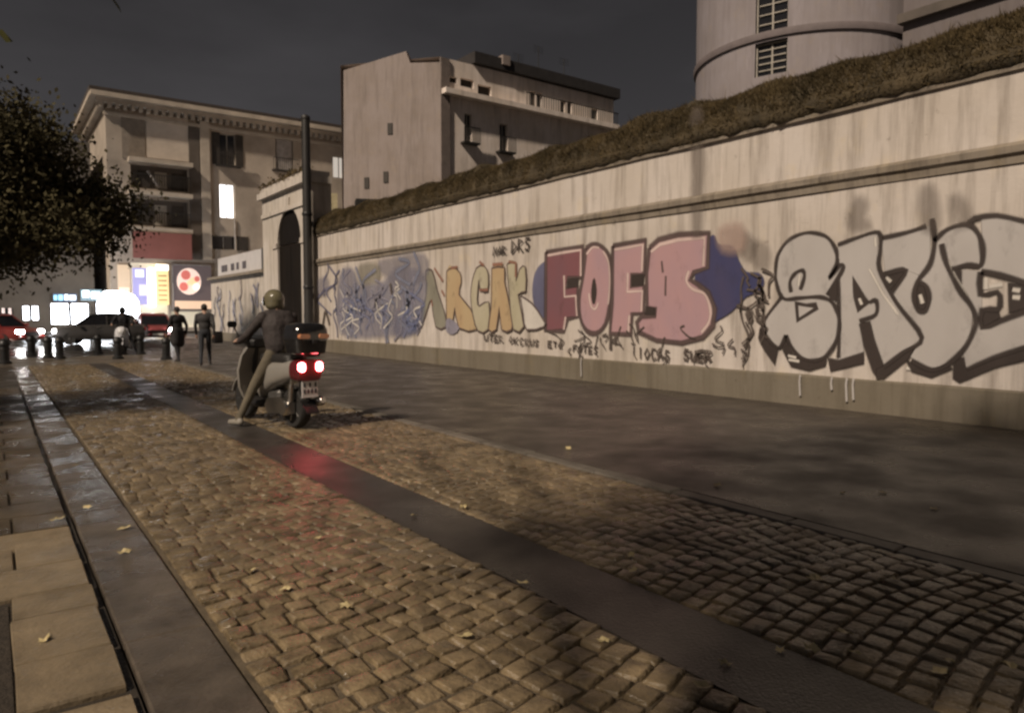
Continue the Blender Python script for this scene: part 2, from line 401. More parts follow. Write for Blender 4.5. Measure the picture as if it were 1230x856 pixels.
wbox(mb, XW + .03, XW + .55, YA, YB, -.05, 4.455)
mb.build('plaster_face', wall_m, wall, smooth='all', fix=False)
mb = wavy('x', XW - .06, YA, YB, -.05, .47, .5, None, amp=.006, nz=2, seed=4)
n0 = len(mb.v)
vs = []; fs = []
for i in range(111):      # weathered chamfer on top of the plinth
    yy = YA + (YB - YA) * i / 110; v = mb.v[2 * 111 + i]; vs += [v, (.02, yy - 10, .505 + .006 * math.sin(yy * 3))]
for i in range(110): fs.append((2 * i, 2 * i + 1, 2 * i + 3, 2 * i + 2))
mb.add(vs, fs); mb.build('plinth', plinth_m, wall, fix=False)
def profile(name, prof, y0, y1, m, parent, n=60, jit=.004, seed=2):
    q = random.Random(seed); rings = []
    for i in range(n + 1):
        yy = y0 + (y1 - y0) * i / n; rings.append([(px - XW + q.uniform(-jit, jit), yy - 10, pz + q.uniform(-jit, jit)) for px, pz in prof])
    return MB().loft(rings).build(name, m, parent, fix=True)
profile('cornice', [(XW + .04, 3.30), (XW - .03, 3.31), (XW - .045, 3.40), (XW - .09, 3.44), (XW - .10, 3.52), (XW - .06, 3.56), (XW + .04, 3.60)], YA, YB, cornice_m, wall)
profile('coping', [(XW + .5, 4.45), (XW - .05, 4.45), (XW - .06, 4.50), (XW + .0, 4.56), (XW + .5, 4.62)], YA, YB, cornice_m, wall, seed=6)

# --- spray paint
LAY = [0]
def w2(p):
    q = onX(p[0], p[1], XW); return (q.y, q.z)
def zc(x0, y0, s):
    return lambda pts: [(x0 + a * s, y0 + b * s) for a, b in pts]
def smooth_pts(p, sub=5, closed=False):
    n = len(p); o_ = []
    rng = range(n if closed else n - 1)
    for i in rng:
        g = lambda k: p[k % n] if closed else p[max(0, min(n - 1, k))]
        a, b, c, d = g(i - 1), g(i), g(i + 1), g(i + 2)
        for k in range(sub):
            t = k / sub
            o_.append(tuple(.5 * (2 * b[j] + (c[j] - a[j]) * t + (2 * a[j] - 5 * b[j] + 4 * c[j] - d[j]) * t * t + (3 * b[j] - a[j] - 3 * c[j] + d[j]) * t ** 3) for j in (0, 1)))
    if not closed: o_.append(p[-1])
    return o_
def paint_obj(name, vs, fs, al, m, parent, xbase):
    LAY[0] += 1
    x = xbase - .020 - .00025 * LAY[0]
    mb = MB().add([(x + OFF.x, v[0] + OFF.y, v[1]) for v in vs], fs)
    me = mb.mesh(name, fix=False); at = me.attributes.new('a', 'FLOAT', 'POINT'); at.data.foreach_set('value', al)
    return link(name, me, parent, m)
def fill(name, px, m, parent, sm=0, xbase=XW, a=1., raw=False, soft=.03):
    p = [w2(q) for q in px] if not raw else px
    if sm: p = smooth_pts(p, sm, True)
    ar = sum(p[i][0] * p[(i + 1) % len(p)][1] - p[(i + 1) % len(p)][0] * p[i][1] for i in range(len(p)))
    if ar < 0: p = p[::-1]
    n = len(p); ring = []
    for i in range(n):
        d = Vector((p[(i + 1) % n][0] - p[i - 1][0], p[(i + 1) % n][1] - p[i - 1][1])); d = d.normalized() if d.length > 1e-9 else Vector((1, 0))
        ring.append((p[i][0] + d.y * soft, p[i][1] - d.x * soft))
    fs = [tuple(range(n))] + [(i, n + i, n + (i + 1) % n, (i + 1) % n) for i in range(n)]
    return paint_obj(name, p + ring, fs, [a] * n + [0.] * n, m, parent, xbase)
def stroke_geo(p, w, soft=.45):
    vs = []; fs = []; al = []; n = len(p)
    for i in range(n):
        d = Vector((p[min(i + 1, n - 1)][0] - p[max(i - 1, 0)][0], p[min(i + 1, n - 1)][1] - p[max(i - 1, 0)][1]))
        d = d.normalized() if d.length > 1e-9 else Vector((1, 0)); nx, ny = -d.y, d.x
        ww = w * (1 + .15 * math.sin(i * .9))
        for k, aa in ((-.5 - soft, 0), (-.5 + soft * .4, 1), (.5 - soft * .4, 1), (.5 + soft, 0)):
            vs.append((p[i][0] + nx * ww * k, p[i][1] + ny * ww * k)); al.append(aa)
    for i in range(n - 1):
        for k in range(3): a = i * 4 + k; fs.append((a, a + 1, a + 5, a + 4))
    return vs, fs, al
def strokes(name, lines, w, m, parent, sm=5, xbase=XW, raw=False):
    V, Fc, A = [], [], []
    for px in lines:
        p = [w2(q) for q in px] if not raw else px
        if sm and len(p) > 2: p = smooth_pts(p, sm)
        v, f, a = stroke_geo(p, w); b = len(V); V += v; Fc += [tuple(k + b for k in ff) for ff in f]; A += a
    return paint_obj(name, V, Fc, A, m, parent, xbase)
p_dark = paint('paint_dark', (.042, .031, .027), .5)
p_brown = paint('paint_brown', (.10, .068, .064), .55)
p_red = paint('paint_maroon', (.19, .078, .088), .3, col2=(.165, .08, .095))
p_pink = paint('paint_pink', (.40, .245, .255), .3, col2=(.36, .235, .26))
p_pinkhi = paint('paint_pink_light', (.60, .46, .43), .35)
p_navy = paint('paint_navy', (.042, .045, .115), .25, col2=(.055, .05, .11))
p_navy2 = paint('paint_violet_grey', (.125, .125, .20), .4)
p_silver = paint('paint_silver', (.42, .395, .38), .35, col2=(.375, .35, .335))
p_white = paint('paint_white', (.62, .58, .53), .4)
p_orange = paint('paint_orange', (.40, .285, .165), .6, col2=(.42, .32, .19))
p_yellow = paint('paint_yellow', (.36, .325, .225), .6, col2=(.42, .38, .28))
p_khaki = paint('paint_khaki', (.25, .235, .185), .6)
p_rust = paint('paint_rust', (.27, .13, .09), .6)
p_blue = paint('paint_blue', (.125, .145, .25), .7, col2=(.18, .175, .24))
p_lilac = paint('paint_lilac', (.25, .235, .285), .7)
p_smudge = paint('paint_smudge', (.12, .095, .08), 1.)
p_faded = paint('paint_faded_blue', (.20, .21, .28), .9)
p_ink = paint('paint_marker', (.09, .07, .06), .6)
def letter(px, m, parent=wall, sm=0): return fill('graffiti_letter', px, m, parent, sm)

Z2, Z3, Z4 = zc(500, 280, .17525), zc(640, 270, .18703), zc(760, 260, .1986)
Z5, R7 = zc(905, 260, .24531), zc(880, 220, .30382)
fill('graffiti_cloud', Z4([(430, 200), (490, 115), (520, 170), (610, 185), (640, 260), (690, 338), (765, 345), (795, 390), (770, 450), (690, 480), (600, 570), (520, 620), (450, 640), (380, 400)]), p_navy, wall, 3)
fill('graffiti_cloud', Z3([(140, 230), (80, 240), (30, 290), (5, 380), (10, 500), (60, 580), (140, 610)]), p_navy2, wall, 3)
# F O F S
f1 = [(88, 175), (328, 140), (322, 340), (228, 345), (215, 402), (292, 395), (290, 592), (228, 605), (205, 682), (85, 680)]
o1 = [(345, 150), (400, 125), (460, 150), (503, 230), (514, 380), (500, 520), (470, 640), (410, 697), (350, 680), (310, 600), (300, 480), (326, 340), (338, 220)]
f2 = [(518, 135), (728, 98), (720, 318), (638, 325), (634, 395), (718, 390), (716, 568), (642, 572), (636, 705), (500, 698), (513, 500)]
s1 = [(105, 190), (160, 140), (280, 110), (465, 100), (458, 310), (372, 340), (350, 380), (400, 410), (460, 460), (500, 560), (490, 660), (430, 730), (300, 765), (150, 750), (40, 700), (30, 640), (60, 602), (142, 598), (146, 560), (92, 545), (88, 350)]
hole = [(398, 345), (412, 420), (402, 502), (388, 490), (384, 420)]
for zz, pts, m, sm in ((Z3, f1, p_red, 0), (Z3, o1, p_pink, 3), (Z3, f2, p_pink, 0), (Z4, s1, p_pink, 0)):
    o = letter(zz(pts), m, sm=sm)
    cl = zz(pts); cl = cl + [cl[0]]
    strokes('outline', [cl], .075, p_brown, o, 3 if sm else 0)
    if pts is f1:
        strokes('highlight', [Z3([(100, 197), (200, 178), (312, 162), (312, 330)]), Z3([(205, 325), (208, 462), (280, 455), (288, 585)]), Z3([(215, 590), (203, 672)])], .045, p_pinkhi, o, 0)
        fill('counter', Z3([(230, 350), (300, 345), (295, 395), (225, 402)]), p_dark, o)
    if pts is o1:
        fill('counter', Z3(hole), p_dark, o, 3)
        strokes('highlight', [Z3([(455, 170), (490, 240), (500, 380), (488, 510)]), Z3([(365, 440), (378, 520), (405, 540), (425, 500)]), Z3([(350, 190), (390, 145), (430, 150)])], .04, p_pinkhi, o, 4)
    if pts is f2:
        strokes('highlight', [Z3([(530, 160), (620, 145), (712, 128), (705, 300)]), Z3([(615, 310), (612, 430), (708, 425), (702, 555)]), Z3([(625, 580), (618, 690)])], .045, p_pinkhi, o, 0)
        fill('counter', Z3([(642, 330), (718, 322), (714, 384), (640, 390)]), p_dark, o)
    if pts is s1:
        strokes('highlight', [Z4([(115, 215), (170, 170), (280, 142), (440, 130), (432, 300)])], .05, p_pinkhi, o, 0)
        strokes('highlight', [Z4([(345, 330), (330, 390), (370, 440), (440, 470), (475, 560), (465, 640), (420, 700)])], .045, p_pinkhi, o, 4)
        fill('counter', Z4([(85, 548), (140, 560), (143, 592), (80, 590)]), p_dark, o)
        strokes('mark', [Z4([(180, 270), (188, 340)]), Z4([(205, 360), (203, 480)])], .03, p_brown, o, 0)
eo = letter(R7([(990, 140), (1080, 135), (1300, 175), (1300, 430), (1090, 370), (985, 345), (995, 250)]), p_silver)
fill('letter_body', R7([(915, 345), (984, 350), (988, 572), (1300, 470), (1300, 600), (1040, 690), (930, 742), (920, 670), (955, 600), (967, 540), (905, 400)]), p_silver, eo)
fill('counter', R7([(1096, 395), (1160, 405), (1160, 500), (1100, 510)]), p_dark, eo)
fill('counter', R7([(988, 500), (1050, 495), (1060, 530), (990, 570)]), p_dark, eo)
strokes('outline', [R7(k) for k in ([(935, 165), (960, 140), (1050, 128), (1160, 152), (1300, 180)], [(985, 350), (1060, 365), (1160, 395), (1300, 440)], [(985, 350), (985, 440), (1050, 430), (1062, 465), (1050, 500), (990, 500), (990, 572), (1060, 545), (1150, 510), (1300, 470)], [(925, 742), (1040, 692), (1160, 650), (1300, 605)], [(1300, 178), (1308, 300), (1300, 440)], [(1300, 470), (1304, 540), (1300, 605)])], .055, p_dark, eo, 2)
strokes('shine', [R7([(1005, 375), (1005, 420)]), R7([(1015, 410), (1070, 400)]), R7([(1110, 420), (1140, 425)]), R7([(1110, 450), (1140, 452)])], .04, p_white, eo, 0)
fill('drop_shadow', R7([(880, 690), (915, 690), (930, 745), (1040, 700), (1300, 620), (1300, 660), (1040, 725), (900, 785), (878, 770)]), p_dark, eo)
uo = letter(R7([(595, 220), (690, 200), (780, 172), (782, 320), (740, 385), (700, 350), (610, 355)]), p_silver)
u2 = fill('letter_body', R7([(800, 240), (830, 195), (915, 168), (965, 195), (985, 255), (975, 325), (870, 335), (900, 420), (950, 500), (945, 580), (900, 665), (830, 725), (770, 728), (710, 685), (752, 612), (640, 440), (690, 345), (745, 370), (790, 320)]), p_silver, uo)
fill('counter', R7([(735, 400), (722, 450), (735, 498), (765, 503), (780, 460), (770, 415), (752, 395)]), p_dark, uo, 3)
fill('counter', R7([(600, 352), (690, 342), (632, 430)]), p_dark, uo)
fill('counter', R7([(872, 345), (905, 345), (905, 400), (890, 395)]), p_dark, uo)
strokes('shine', [R7([(745, 440), (755, 475)]), R7([(610, 372), (630, 390)]), R7([(850, 300), (880, 370), (930, 450)]), R7([(690, 730), (780, 745)])], .035, p_white, uo, 0)
fill('drop_shadow', R7([(690, 695), (720, 715), (790, 738), (860, 715), (872, 730), (790, 765), (715, 742)]), p_dark, uo)
strokes('outline', [R7(k) for k in ([(588, 218), (690, 196), (770, 170)], [(792, 140), (802, 230), (785, 320), (735, 390), (722, 450), (735, 500), (765, 505), (780, 460), (770, 410), (745, 395)], [(800, 230), (850, 185), (930, 163), (975, 200), (992, 260), (985, 325), (930, 325), (870, 340)], [(830, 240), (850, 320), (900, 420), (950, 490), (965, 550), (930, 640), (860, 712), (790, 738), (710, 700)], [(605, 360), (690, 345), (630, 435)])], .05, p_dark, uo, 4)
ao = letter(R7([(425, 235), (575, 200), (575, 320), (620, 420), (748, 612), (600, 722), (550, 550), (510, 545), (520, 670), (425, 700), (420, 560), (418, 400)]), p_silver)
fill('counter', R7([(478, 370), (525, 450), (545, 470), (500, 508), (486, 450)]), p_dark, ao)
fill('counter', R7([(508, 556), (545, 548), (562, 620), (602, 730), (578, 768), (560, 740), (525, 640)]), p_dark, ao)
fill('drop_shadow', R7([(382, 690), (424, 702), (524, 670), (522, 708), (390, 738)]), p_dark, ao)
fill('drop_shadow', R7([(575, 735), (605, 725), (740, 635), (700, 690), (600, 770), (575, 772)]), p_dark, ao)
strokes('outline', [R7(k) for k in ([(420, 245), (500, 215), (582, 195), (588, 260), (585, 340), (650, 470), (752, 610), (680, 668), (600, 728)], [(505, 545), (570, 520), (572, 465), (545, 472)], [(418, 300), (426, 560), (422, 690)])], .045, p_dark, ao, 4)
strokes('shine', [R7([(545, 340), (600, 440), (660, 520)]), R7([(568, 215), (570, 250)]), R7([(505, 455), (515, 480)])], .03, p_white, ao, 0)
# S A U E
so_ = letter(Z5([(50, 540), (140, 395), (125, 300), (130, 200), (180, 120), (270, 85), (360, 100), (410, 160), (410, 240), (440, 235), (440, 275), (370, 385), (400, 420), (425, 500), (415, 590), (370, 670), (300, 700), (230, 680), (180, 610), (165, 580), (125, 640)]), p_silver)
fill('drop_shadow', Z5([(36, 545), (122, 655), (110, 720), (60, 650), (32, 595)]), p_dark, so_)
fill('drop_shadow', Z5([(160, 600), (200, 675), (290, 712), (365, 695), (355, 725), (280, 748), (190, 728), (150, 650)]), p_dark, so_)
strokes('outline', [Z5(k) for k in ([(130, 370), (112, 290), (125, 190), (180, 115), (270, 80), (360, 98), (408, 160), (412, 235), (375, 305), (430, 240), (442, 262), (365, 385)], [(130, 370), (160, 405), (230, 400), (330, 395), (390, 420), (420, 480), (425, 550), (400, 630), (350, 690), (290, 705), (230, 685), (185, 625), (165, 580)], [(190, 372), (185, 320), (210, 280), (245, 265), (255, 295), (235, 360)], [(165, 580), (125, 642), (48, 540), (140, 398)])], .045, p_dark, so_, 5)
fill('counter', Z5([(212, 418), (218, 515), (322, 450), (312, 425), (262, 432)]), p_dark, so_)
fill('counter', Z5([(372, 370), (412, 315), (412, 412), (385, 405)]), p_dark, so_)
fill('shine', Z5([(228, 440), (230, 490), (296, 448)]), p_silver, so_)
strokes('shine', [Z5([(232, 285), (226, 340)]), Z5([(178, 700), (230, 708)]), Z5([(175, 680), (215, 690)])], .03, p_white, so_, 0)
# A R C H K
for pts, m in (([(70, 260), (115, 255), (150, 390), (205, 560), (205, 645), (140, 642), (112, 480), (96, 480), (40, 645), (24, 610), (75, 420)], p_khaki),
               ([(215, 262), (260, 235), (305, 270), (315, 340), (300, 420), (380, 520), (420, 660), (300, 650), (270, 510), (258, 602), (215, 602)], p_orange),
               ([(390, 330), (420, 240), (470, 225), (500, 280), (495, 400), (445, 380), (436, 320), (425, 450), (440, 500), (505, 470), (498, 660), (430, 670), (395, 560), (380, 430)], p_yellow),
               ([(525, 240), (610, 235), (612, 330), (660, 560), (660, 662), (592, 660), (576, 500), (556, 660), (502, 660), (522, 500)], p_orange),
               ([(630, 212), (690, 205), (692, 330), (715, 250), (755, 232), (757, 400), (705, 420), (745, 640), (672, 660), (645, 420)], p_yellow),
               ([(722, 430), (800, 480), (870, 580), (885, 640), (765, 662), (742, 560)], p_white)):
    o = letter(Z2(pts), m, sm=2); c = Z2(pts); strokes('outline', [c + [c[0]]], .03, p_brown, o, 2)
o = fill('graffiti_patch', Z2([(215, 590), (260, 600), (300, 650), (260, 690), (215, 670)]), p_lilac, wall, 2)
strokes('graffiti_marks', [Z2(k) for k in ([(110, 455), (118, 500)], [(245, 240), (290, 232)], [(440, 195), (470, 222)], [(440, 390), (500, 388)], [(530, 215), (600, 210)], [(640, 195), (690, 205), (690, 300)], [(130, 240), (190, 330)], [(180, 390), (200, 430)])], .05, p_rust, wall, 0)
# blue tangle
B1 = zc(380, 280, .17521)
for pts, m in (([(170, 300), (250, 260), (300, 360), (460, 350), (560, 250), (740, 300), (740, 480), (700, 650), (480, 690), (170, 670)], p_blue), ([(430, 220), (520, 180), (740, 160), (745, 300), (560, 330)], p_lilac), ([(20, 330), (80, 320), (80, 400), (25, 410)], p_lilac), ([(540, 560), (700, 540), (690, 660), (560, 690)], p_blue), ([(300, 230), (420, 225), (430, 310), (310, 330)], p_khaki)):
    fill('graffiti_patch', B1(pts), m, wall, 3, a=.5, soft=.18)
q = random.Random(11)
def loops(x0, x1, y0, y1, n, seed):
    q = random.Random(seed); ls = []
    for i in range(n):
        cx, cy = q.uniform(x0, x1), q.uniform(y0, y1); h = q.uniform(.3, .75) * (y1 - y0); w = q.uniform(4, 12)
        ls.append([(cx + q.uniform(-w, w), cy + (t - .5) * h + q.uniform(-3, 3)) for t in (0, .3, .6, 1)])
    return ls
strokes('graffiti_tangle', loops(412, 508, 325, 394, 22, 1), .08, p_faded, wall)
strokes('graffiti_tangle', loops(412, 506, 340, 395, 26, 2), .055, p_lilac, wall)
strokes('graffiti_tangle', loops(414, 506, 345, 396, 13, 12), .04, p_white, wall)
strokes('graffiti_tangle', loops(416, 508, 350, 397, 12, 13), .06, p_blue, wall)
strokes('graffiti_tangle', loops(385, 406, 330, 392, 6, 3), .06, p_navy2, wall)
strokes('graffiti_tangle', [[(392, 372), (397, 390)], [(391, 374), (388, 395)], [(470, 340), (472, 353)]], .1, p_ink, wall, 0)
# handwritten tags
GL = {'N': ['L0,0 0,1 1,0 1,1'], 'A': ['L0,0 .5,1 1,0', 'L.2,.4 .8,.4'], 'R': ['L0,0 0,1 .9,.8 .1,.5 1,0'], 'O': ['L.5,0 0,.5 .5,1 1,.5 .5,0'], 'P': ['L0,0 0,1 1,.75 .1,.45'], 'S': ['L1,.9 .3,1 .1,.65 .9,.4 .7,0 0,.1'], 'D': ['L0,0 0,1 1,.5 0,0'], 'U': ['L0,1 .1,.1 .8,.05 1,1'], 'E': ['L1,1 0,1 0,0 1,0', 'L0,.5 .8,.5'], 'C': ['L1,.9 .3,1 0,.5 .3,0 1,.1'], 'K': ['L0,0 0,1', 'L1,1 .05,.5 1,0'], 'T': ['L0,1 1,1', 'L.5,1 .5,0'], 'F': ['L0,0 0,1 1,1', 'L0,.55 .7,.55'], 'I': ['L.5,0 .5,1'], 'V': ['L0,1 .5,0 1,1'], 'M': ['L0,0 .1,1 .5,.4 .9,1 1,0'], 'L': ['L0,1 0,0 1,0']}
def text(s, x, y, dx, slope, h, w, name='graffiti_tag', m=p_ink, seed=1):
    q = random.Random(seed); ls = []
    for i, ch in enumerate(s):
        if ch in GL:
            for g in GL[ch]:
                ls.append([(x + i * dx + float(a.split(',')[0]) * dx * .72 + q.uniform(-.4, .4), y + slope * i * dx - float(a.split(',')[1]) * h + q.uniform(-.6, .6)) for a in g[1:].split()])
    return strokes(name, ls, w, m, wall, 0)
text('NAR', 594, 307, 5.6, -.1, 10, .042, m=p_dark); text('DRS', 616, 304, 8.0, -.2, 15, .042, m=p_dark)
text('UTER OK', 583, 409, 6.0, .11, 8, .035); text('CRUS', 626, 414, 6, .11, 8, .03, seed=3); text('ETO', 660, 417, 6, .1, 7, .03, seed=4); text('FOTES', 690, 422, 6.2, .1, 8, .03, seed=5)
text('IOCAS', 768, 430, 8, .1, 13, .03, seed=6); text('SUEA', 823, 432, 8.5, .08, 12, .04, seed=7); text('ONE', 898, 383, 7, -.05, 12, .028, seed=8)
strokes('graffiti_tag', [[(735, 402), (735, 420)], [(741, 403), (741, 414)]], .06, p_ink, wall, 0)
ls = loops(893, 928, 335, 400, 13, 9); strokes('graffiti_tag', ls, .03, p_ink, wall)
ls = loops(660, 900, 398, 432, 30, 10); strokes('graffiti_tag', ls, .022, p_ink, wall)
for pts in ([(1032, 240), (1040, 246), (1036, 262), (1046, 270), (1028, 272), (1022, 262)], [(1112, 226), (1122, 232), (1126, 268), (1116, 275), (1110, 250)], [(1146, 236), (1160, 246), (1162, 266), (1152, 268)], [(896, 282), (906, 292), (902, 310), (893, 300)], [(908, 292), (922, 298), (922, 318), (910, 316)]):
    fill('graffiti_smudge', pts, p_smudge, wall, 3, a=.34, soft=.12)
fill('graffiti_patch', [(868, 278), (890, 273), (892, 296), (872, 298)], paint('paint_salmon', (.46, .33, .28), .8), wall, 3, a=.55, soft=.16)
fill('dark_streak', [(835, 140), (842, 140), (842, 200), (841, 275), (836, 275), (835, 200)], paint('dark_streak_paint', (.16, .13, .11), .5), wall, 3, a=.42, soft=.14)  # soft dark vertical streak painted on the upper wall
q = random.Random(5)
for k, (x, y0, y1) in enumerate([(699, 432, 452), (962, 458, 475), (1018, 462, 482), (1026, 463, 480), (1000, 461, 468)]):
    pa, pb = onX(x, y0, XW - .075), onX(x, y1, XW - .075)
    strokes('paint_drip', [[(pa.y, .5), (pa.y + .01, .4), (pb.y, pb.z)]], .022, p_silver, wall, 0, xbase=XW - .055, raw=True)

# ------------------------------------------------------------------ vegetation on the wall
def leaf_mesh(name, pts, size, seed, aspect=1.6, m=None, parent=None, droop=.5):
    q = np.random.default_rng(seed); n = len(pts); P = np.array(pts)
    d = q.normal(size=(n, 3)); d[:, 2] -= droop * abs(q.normal(size=n)); d /= np.linalg.norm(d, axis=1)[:, None]
    e = np.cross(d, q.normal(size=(n, 3))); e /= np.linalg.norm(e, axis=1)[:, None]
    s = size * q.uniform(.55, 1.3, n)[:, None]
    v = np.empty((n, 4, 3)); v[:, 0] = P; v[:, 1] = P + d * s * .55 + e * s * .42 / aspect * 1.4; v[:, 2] = P + d * s * 1.15; v[:, 3] = P + d * s * .5 - e * s * .42 / aspect * 1.4
    me = bpy.data.meshes.new(name); me.from_pydata(v.reshape(-1, 3).tolist(), [], (np.arange(4 * n).reshape(n, 4)).tolist())
    return link(name, me, parent, m)
ivy = empty('grass_bank', (XW + .4, 10, 4.5), 0, 'brownish mossy grass bank sloping along the top of the graffiti wall', 'grass', kind='stuff')
q = np.random.default_rng(3)
def ivy_top(y): return 5.40 + .05 * math.sin(y * .8) + .05 * math.sin(y * 1.9 + 1) + .04 * math.sin(y * 4.3)
SL = ((-.07, 4.50), (-.085, 4.66), (.0, 4.92), (.14, 5.14), (.45, None), (1.0, None), (1.5, 4.9), (1.5, 4.5), (.7, 4.48))
rings = []
for i in range(241):
    yy = YA + (YB - YA) * i / 240; t = ivy_top(yy) - .06
    rings.append([(a + q.normal() * .012 - .4, yy - 10, (t if zz is None else zz) + q.normal() * .014 - 4.5) for a, zz in SL])
MB().loft(rings).build('turf', mat('turf', (.085, .062, .032), rough=.95, var=.55, scale=2.2, bump=1, bscale=22, world=True, col2=(.035, .027, .015)), ivy, smooth='all')
n = 120000
ys = q.uniform(YA, YB, n); u = q.uniform(0, 1, n) ** .8
tops = np.array([ivy_top(a) for a in np.linspace(YA, YB, 500)]); tz = np.interp(ys, np.linspace(YA, YB, 500), tops) - .08
px = np.interp(u, [0, .08, .3, .6, .85, 1], [-.07, -.085, .0, .14, .45, 1.0]); pz = np.interp(u, [0, .08, .3, .6, .85], [4.50, 4.66, 4.92, 5.14, 0]); pz = np.where(u > .6, 5.14 + (tz - 5.14) * np.clip((u - .6) / .25, 0, 1), pz)
ln_ = q.uniform(.03, .10, n) * np.where(q.uniform(0, 1, n) > .985, 2.6, 1) * np.where(u < .06, .5, 1)
dx = -q.uniform(.0, .7, n); dy = q.normal(0, .6, n); dz = q.uniform(.15, 1, n) * np.where(u < .1, -.35, 1)
P0 = np.stack([px - .4, ys - 10, pz - 4.5], 1); D = np.stack([dx, dy, dz], 1); D /= np.linalg.norm(D, axis=1)[:, None]; D *= ln_[:, None]
wv = np.stack([q.normal(0, .3, n), q.normal(0, 1, n), q.normal(0, .3, n)], 1); wv /= np.linalg.norm(wv, axis=1)[:, None]; wv *= .009
V = np.stack([P0 - wv, P0 + wv, P0 + D], 1).reshape(-1, 3)
me = bpy.data.meshes.new('grass_blades'); me.from_pydata(V.tolist(), [], np.arange(3 * n).reshape(n, 3).tolist()); link('grass_blades', me, ivy, ivy_m)

# ------------------------------------------------------------------ facade helper
def facade(mb, o, u, Lw, Hh, rects, depth, inward, mi=0, v0=0.):
    o, u, inward = Vector(o), Vector(u), Vector(inward); up = Vector((0, 0, 1))
    xs = sorted({0., Lw} | {a for r in rects for a in (max(0, r[0]), min(Lw, r[1]))}); ys = sorted({v0, Hh} | {a for r in rects for a in (max(v0, r[2]), min(Hh, r[3]))})
    at = lambda x, y, d=0: o + u * x + up * y + inward * d
    for i in range(len(xs) - 1):
        for j in range(len(ys) - 1):
            cx, cy = (xs[i] + xs[i + 1]) / 2, (ys[j] + ys[j + 1]) / 2
            if any(r[0] < cx < r[1] and r[2] < cy < r[3] for r in rects): continue
            mb.add([at(xs[i], ys[j]), at(xs[i + 1], ys[j]), at(xs[i + 1], ys[j + 1]), at(xs[i], ys[j + 1])], [(0, 1, 2, 3)], mi)
    for (a, b, c, d) in rects:
        for p, q_ in (((a, c), (b, c)), ((b, c), (b, d)), ((b, d), (a, d)), ((a, d), (a, c))):
            mb.add([at(*p), at(*q_), at(*q_, depth), at(*p, depth)], [(0, 1, 2, 3)], mi)
    return at
def obox(mb, at, a, b, c, d, d0, d1, mi=0):
    """box over (a..b, c..d) of a facade, from depth d0 to d1 (negative = proud)"""
    vs = [at(x, y, e) for e in (d0, d1) for (x, y) in ((a, c), (b, c), (b, d), (a, d))]
    return mb.add(vs, [(0, 1, 2, 3), (7, 6, 5, 4), (0, 4, 5, 1), (1, 5, 6, 2), (2, 6, 7, 3), (3, 7, 4, 0)], mi)
frame_m = mat('window_frame', (.30, .27, .23), rough=.6, var=.2)
shut_m = mat('shutter', (.035, .028, .022), rough=.7, var=.3)
shut_pale = mat('pale_shutter', (.34, .31, .29), rough=.7, var=.3)
def window(par, at, r, depth, pane_m=glass_dark, shutters=None, rail=False, fr=.07, mull=1):
    a, b, c, d = r; mb = MB()
    obox(mb, at, a, a + fr, c, d, depth - .06, depth + .02); obox(mb, at, b - fr, b, c, d, depth - .06, depth + .02)
    obox(mb, at, a + fr, b - fr, d - fr, d, depth - .06, depth + .02); obox(mb, at, a + fr, b - fr, c, c + fr, depth - .06, depth + .02)
    for k in range(mull): x = a + (b - a) * (k + 1) / (mull + 1); obox(mb, at, x - .035, x + .035, c + fr, d - fr, depth - .05, depth + .02)
    w = mb.build('window', frame_m, par)
    mb = MB(); obox(mb, at, a + .02, b - .02, c + .02, d - .02, depth + .025, depth + .06); mb.build('pane', pane_m, w)
    if shutters:
        for s in (0, 1):
            x0 = a - (b - a) * .48 if s == 0 else b; mb = MB(); obox(mb, at, x0, x0 + (b - a) * .48, c, d, -.06, -.012); mb.build('shutter', shutters, w)
    if rail:
        mb = MB(); x0, x1 = a - .35, b + .35
        obox(mb, at, x0, x1, c - .14, c - .02, -.55, -.01)
        for k in range(13):
            x = x0 + (x1 - x0) * k / 12; obox(mb, at, x - .015, x + .015, c - .02, c + .95, -.55, -.52)
        obox(mb, at, x0, x1, c + .95, c + 1.0, -.56, -.5)
        mb.build('balcony', dark_metal, w)
    return w

# ------------------------------------------------------------------ palazzo at the end of the street
Y1 = 65.
c1 = mat('palazzo_plaster', (.37, .315, .26), rough=.85, var=.3, scale=.35, bump=.2, bscale=3, world=True)
c1d = mat('palazzo_trim', (.42, .36, .295), rough=.85, var=.25, scale=.6, world=True)
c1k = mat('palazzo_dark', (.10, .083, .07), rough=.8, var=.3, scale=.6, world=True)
XL = onY(130, 250, Y1).x; XR = onY(470, 250, Y1).x
ZT = onY(131, 121, Y1).z
def rp(x0, x1, y0, y1):
    xm, ym = (x0 + x1) / 2, (y0 + y1) / 2
    return (onY(x0, ym, Y1).x - XL, onY(x1, ym, Y1).x - XL, onY(xm, y1, Y1).z, onY(xm, y0, Y1).z)
pal = empty('palazzo', (XL, Y1, 0), 0, 'tall brown palazzo with dentilled cornice, one lit window and shops below', 'building')
LW = XR - XL
wins = {'a': rp(264, 283, 161, 199), 'b': rp(331, 352, 167, 205), 'lit': rp(264, 282, 221, 262), 'c': rp(254, 284, 283, 300), 'd': rp(400, 416, 188, 214), 'e': rp(333, 352, 228, 262)}
bays = [rp(157, 226, 200, 228), rp(157, 226, 240, 272)]
shops = [rp(158, 202, 316, 392), rp(206, 250, 374, 393)]
at = None
mb = MB(); at = facade(mb, (0, 0, 0), (1, 0, 0), LW, ZT, list(wins.values()) + bays + shops, .35, (0, 1, 0))
mb.add([(0, 0, 0), (0, 14, 0), (0, 14, ZT), (0, 0, ZT)], [(0, 1, 2, 3)]); mb.add([(LW, 0, 0), (LW, 14, 0), (LW, 14, ZT), (LW, 0, ZT)], [(0, 1, 2, 3)])
